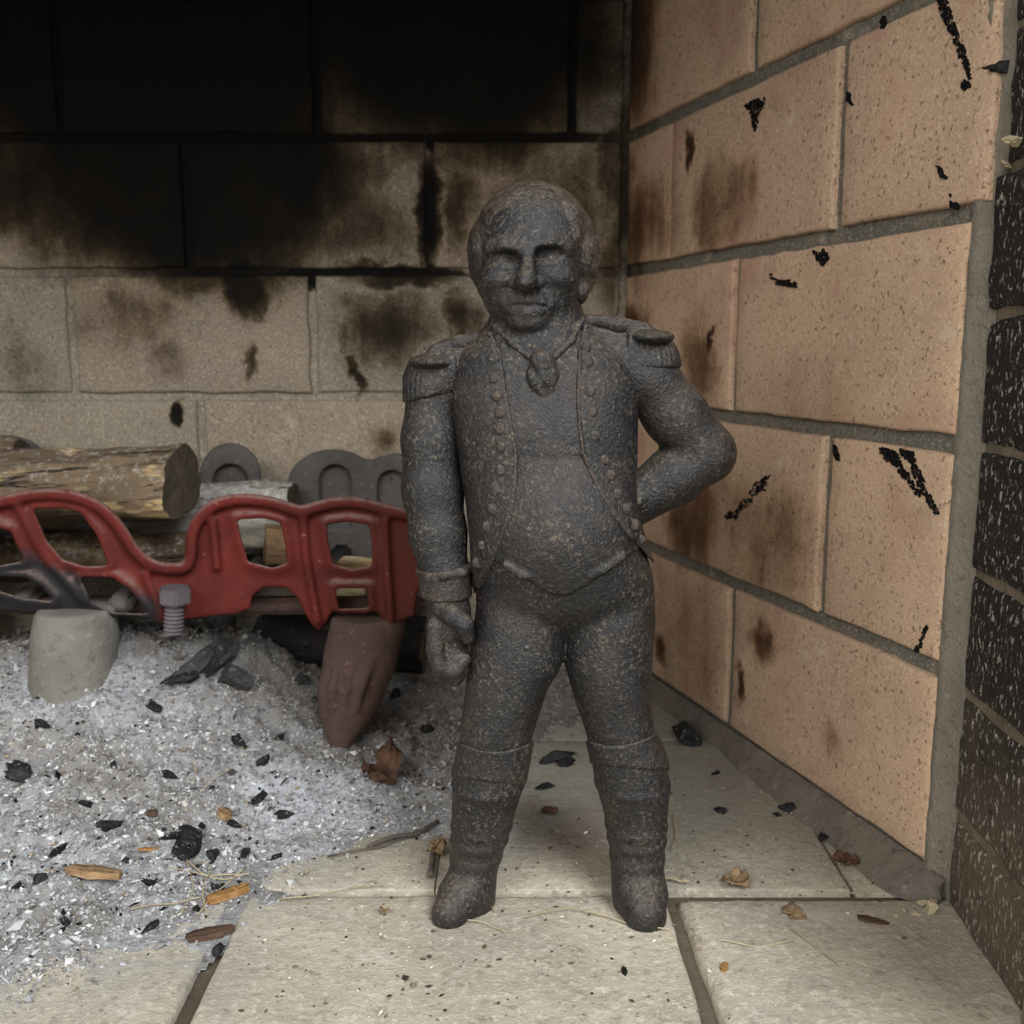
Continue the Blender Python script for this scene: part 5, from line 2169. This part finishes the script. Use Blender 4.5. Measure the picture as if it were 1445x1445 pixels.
leaf(540, 1085, 56, 66, M_LEAF, 'crumpled reddish brown leaf at the foot of the rusty grate leg', 3)
leaf(617, 1200, 30, 44, M_LEAF_PALE, 'curled tan leaf standing beside the statue boot', 23, .8)
leaf(1038, 1245, 46, 22, M_LEAF_PALE, 'curled grey tan leaf lying on the joint beside the statue', 8, 1.2)
leaf(1118, 1290, 36, 9, M_LEAF_PALE, 'thin yellowish leaf scrap on the broad front hearth brick', 11, .3)
leaf(1195, 1216, 34, 14, M_LEAF, 'dark brown leaf scrap by the wall mortar', 14, .6)
leaf(543, 1288, 14, 12, M_LEAF_PALE, 'tiny tan leaf scrap on the hearth by the left boot toe', 17, .6)
leaf(775, 1145, 26, 10, M_LEAF, 'small brown leaf scrap between the statue boots', 19, .4)


# crumbled mortar in the corner between wall and jamb
M_CRUMB = rough_stone('mortar_crumb', srgb(186, 172, 140), srgb(150, 136, 110), srgb(214, 204, 176), srgb(96, 84, 66), .6)
for k, (px, py, r, st) in enumerate(((1292, 1293, 5, 1.3), (1276, 1289, 4, 1.2), (1312, 1290, 9, 1.2), (1302, 1280, 6, 1.3), (1318, 1278, 6, 1.2), (1264, 1297, 3, 1.2))):
    w = on_z(px, py)
    me = chunk_mesh(100 + k, st).copy()
    me.name = 'mortar_crumb'
    me.materials.clear(); me.materials.append(M_CRUMB)
    o = bpy.data.objects.new('mortar_crumb', me)
    rr = r * float((w - CAM) @ FWD) / F_PX
    o.scale = (rr, rr, rr); o.location = (w[0], w[1], rr * .6 + .001); o.rotation_euler = (0, 0, k * 1.1)
    COL.objects.link(o)
    tag(o, 'pale crumb of broken mortar in the corner below the jamb', 'mortar crumb', 'mortar crumbs in the corner')

bead = [o for o in bpy.data.objects if o.name.startswith('mortar_bead')][0]
for (px, py, r, mat, nm, st) in ((1416, 96, 26, M_COAL, 'charcoal_flake', 1.5), (1434, 196, 13, M_CRUMB, 'chipped_mortar', 1.2), (1421, 232, 9, M_CRUMB, 'chipped_mortar', 1.5)):
    c_ = on_plane(px, py, JA - JN * .002, (NR + JN) / np.linalg.norm(NR + JN)) if px < 1420 else on_plane(px, py, JA + JN * .001, JN)
    me = chunk_mesh(int(px), st).copy()
    me.name = nm
    me.materials.clear(); me.materials.append(mat)
    o = bpy.data.objects.new(nm, me)
    rr = r * float((c_ - CAM) @ FWD) / F_PX
    o.scale = (rr * .7, rr, rr * .6); o.location = Vector(c_ + (CAM - c_) * .004); o.rotation_euler = (.5, .2, .15)
    COL.objects.link(o)
    o.parent = bead
    o.matrix_parent_inverse = Matrix.Translation(-Vector(parent_world(bead)))
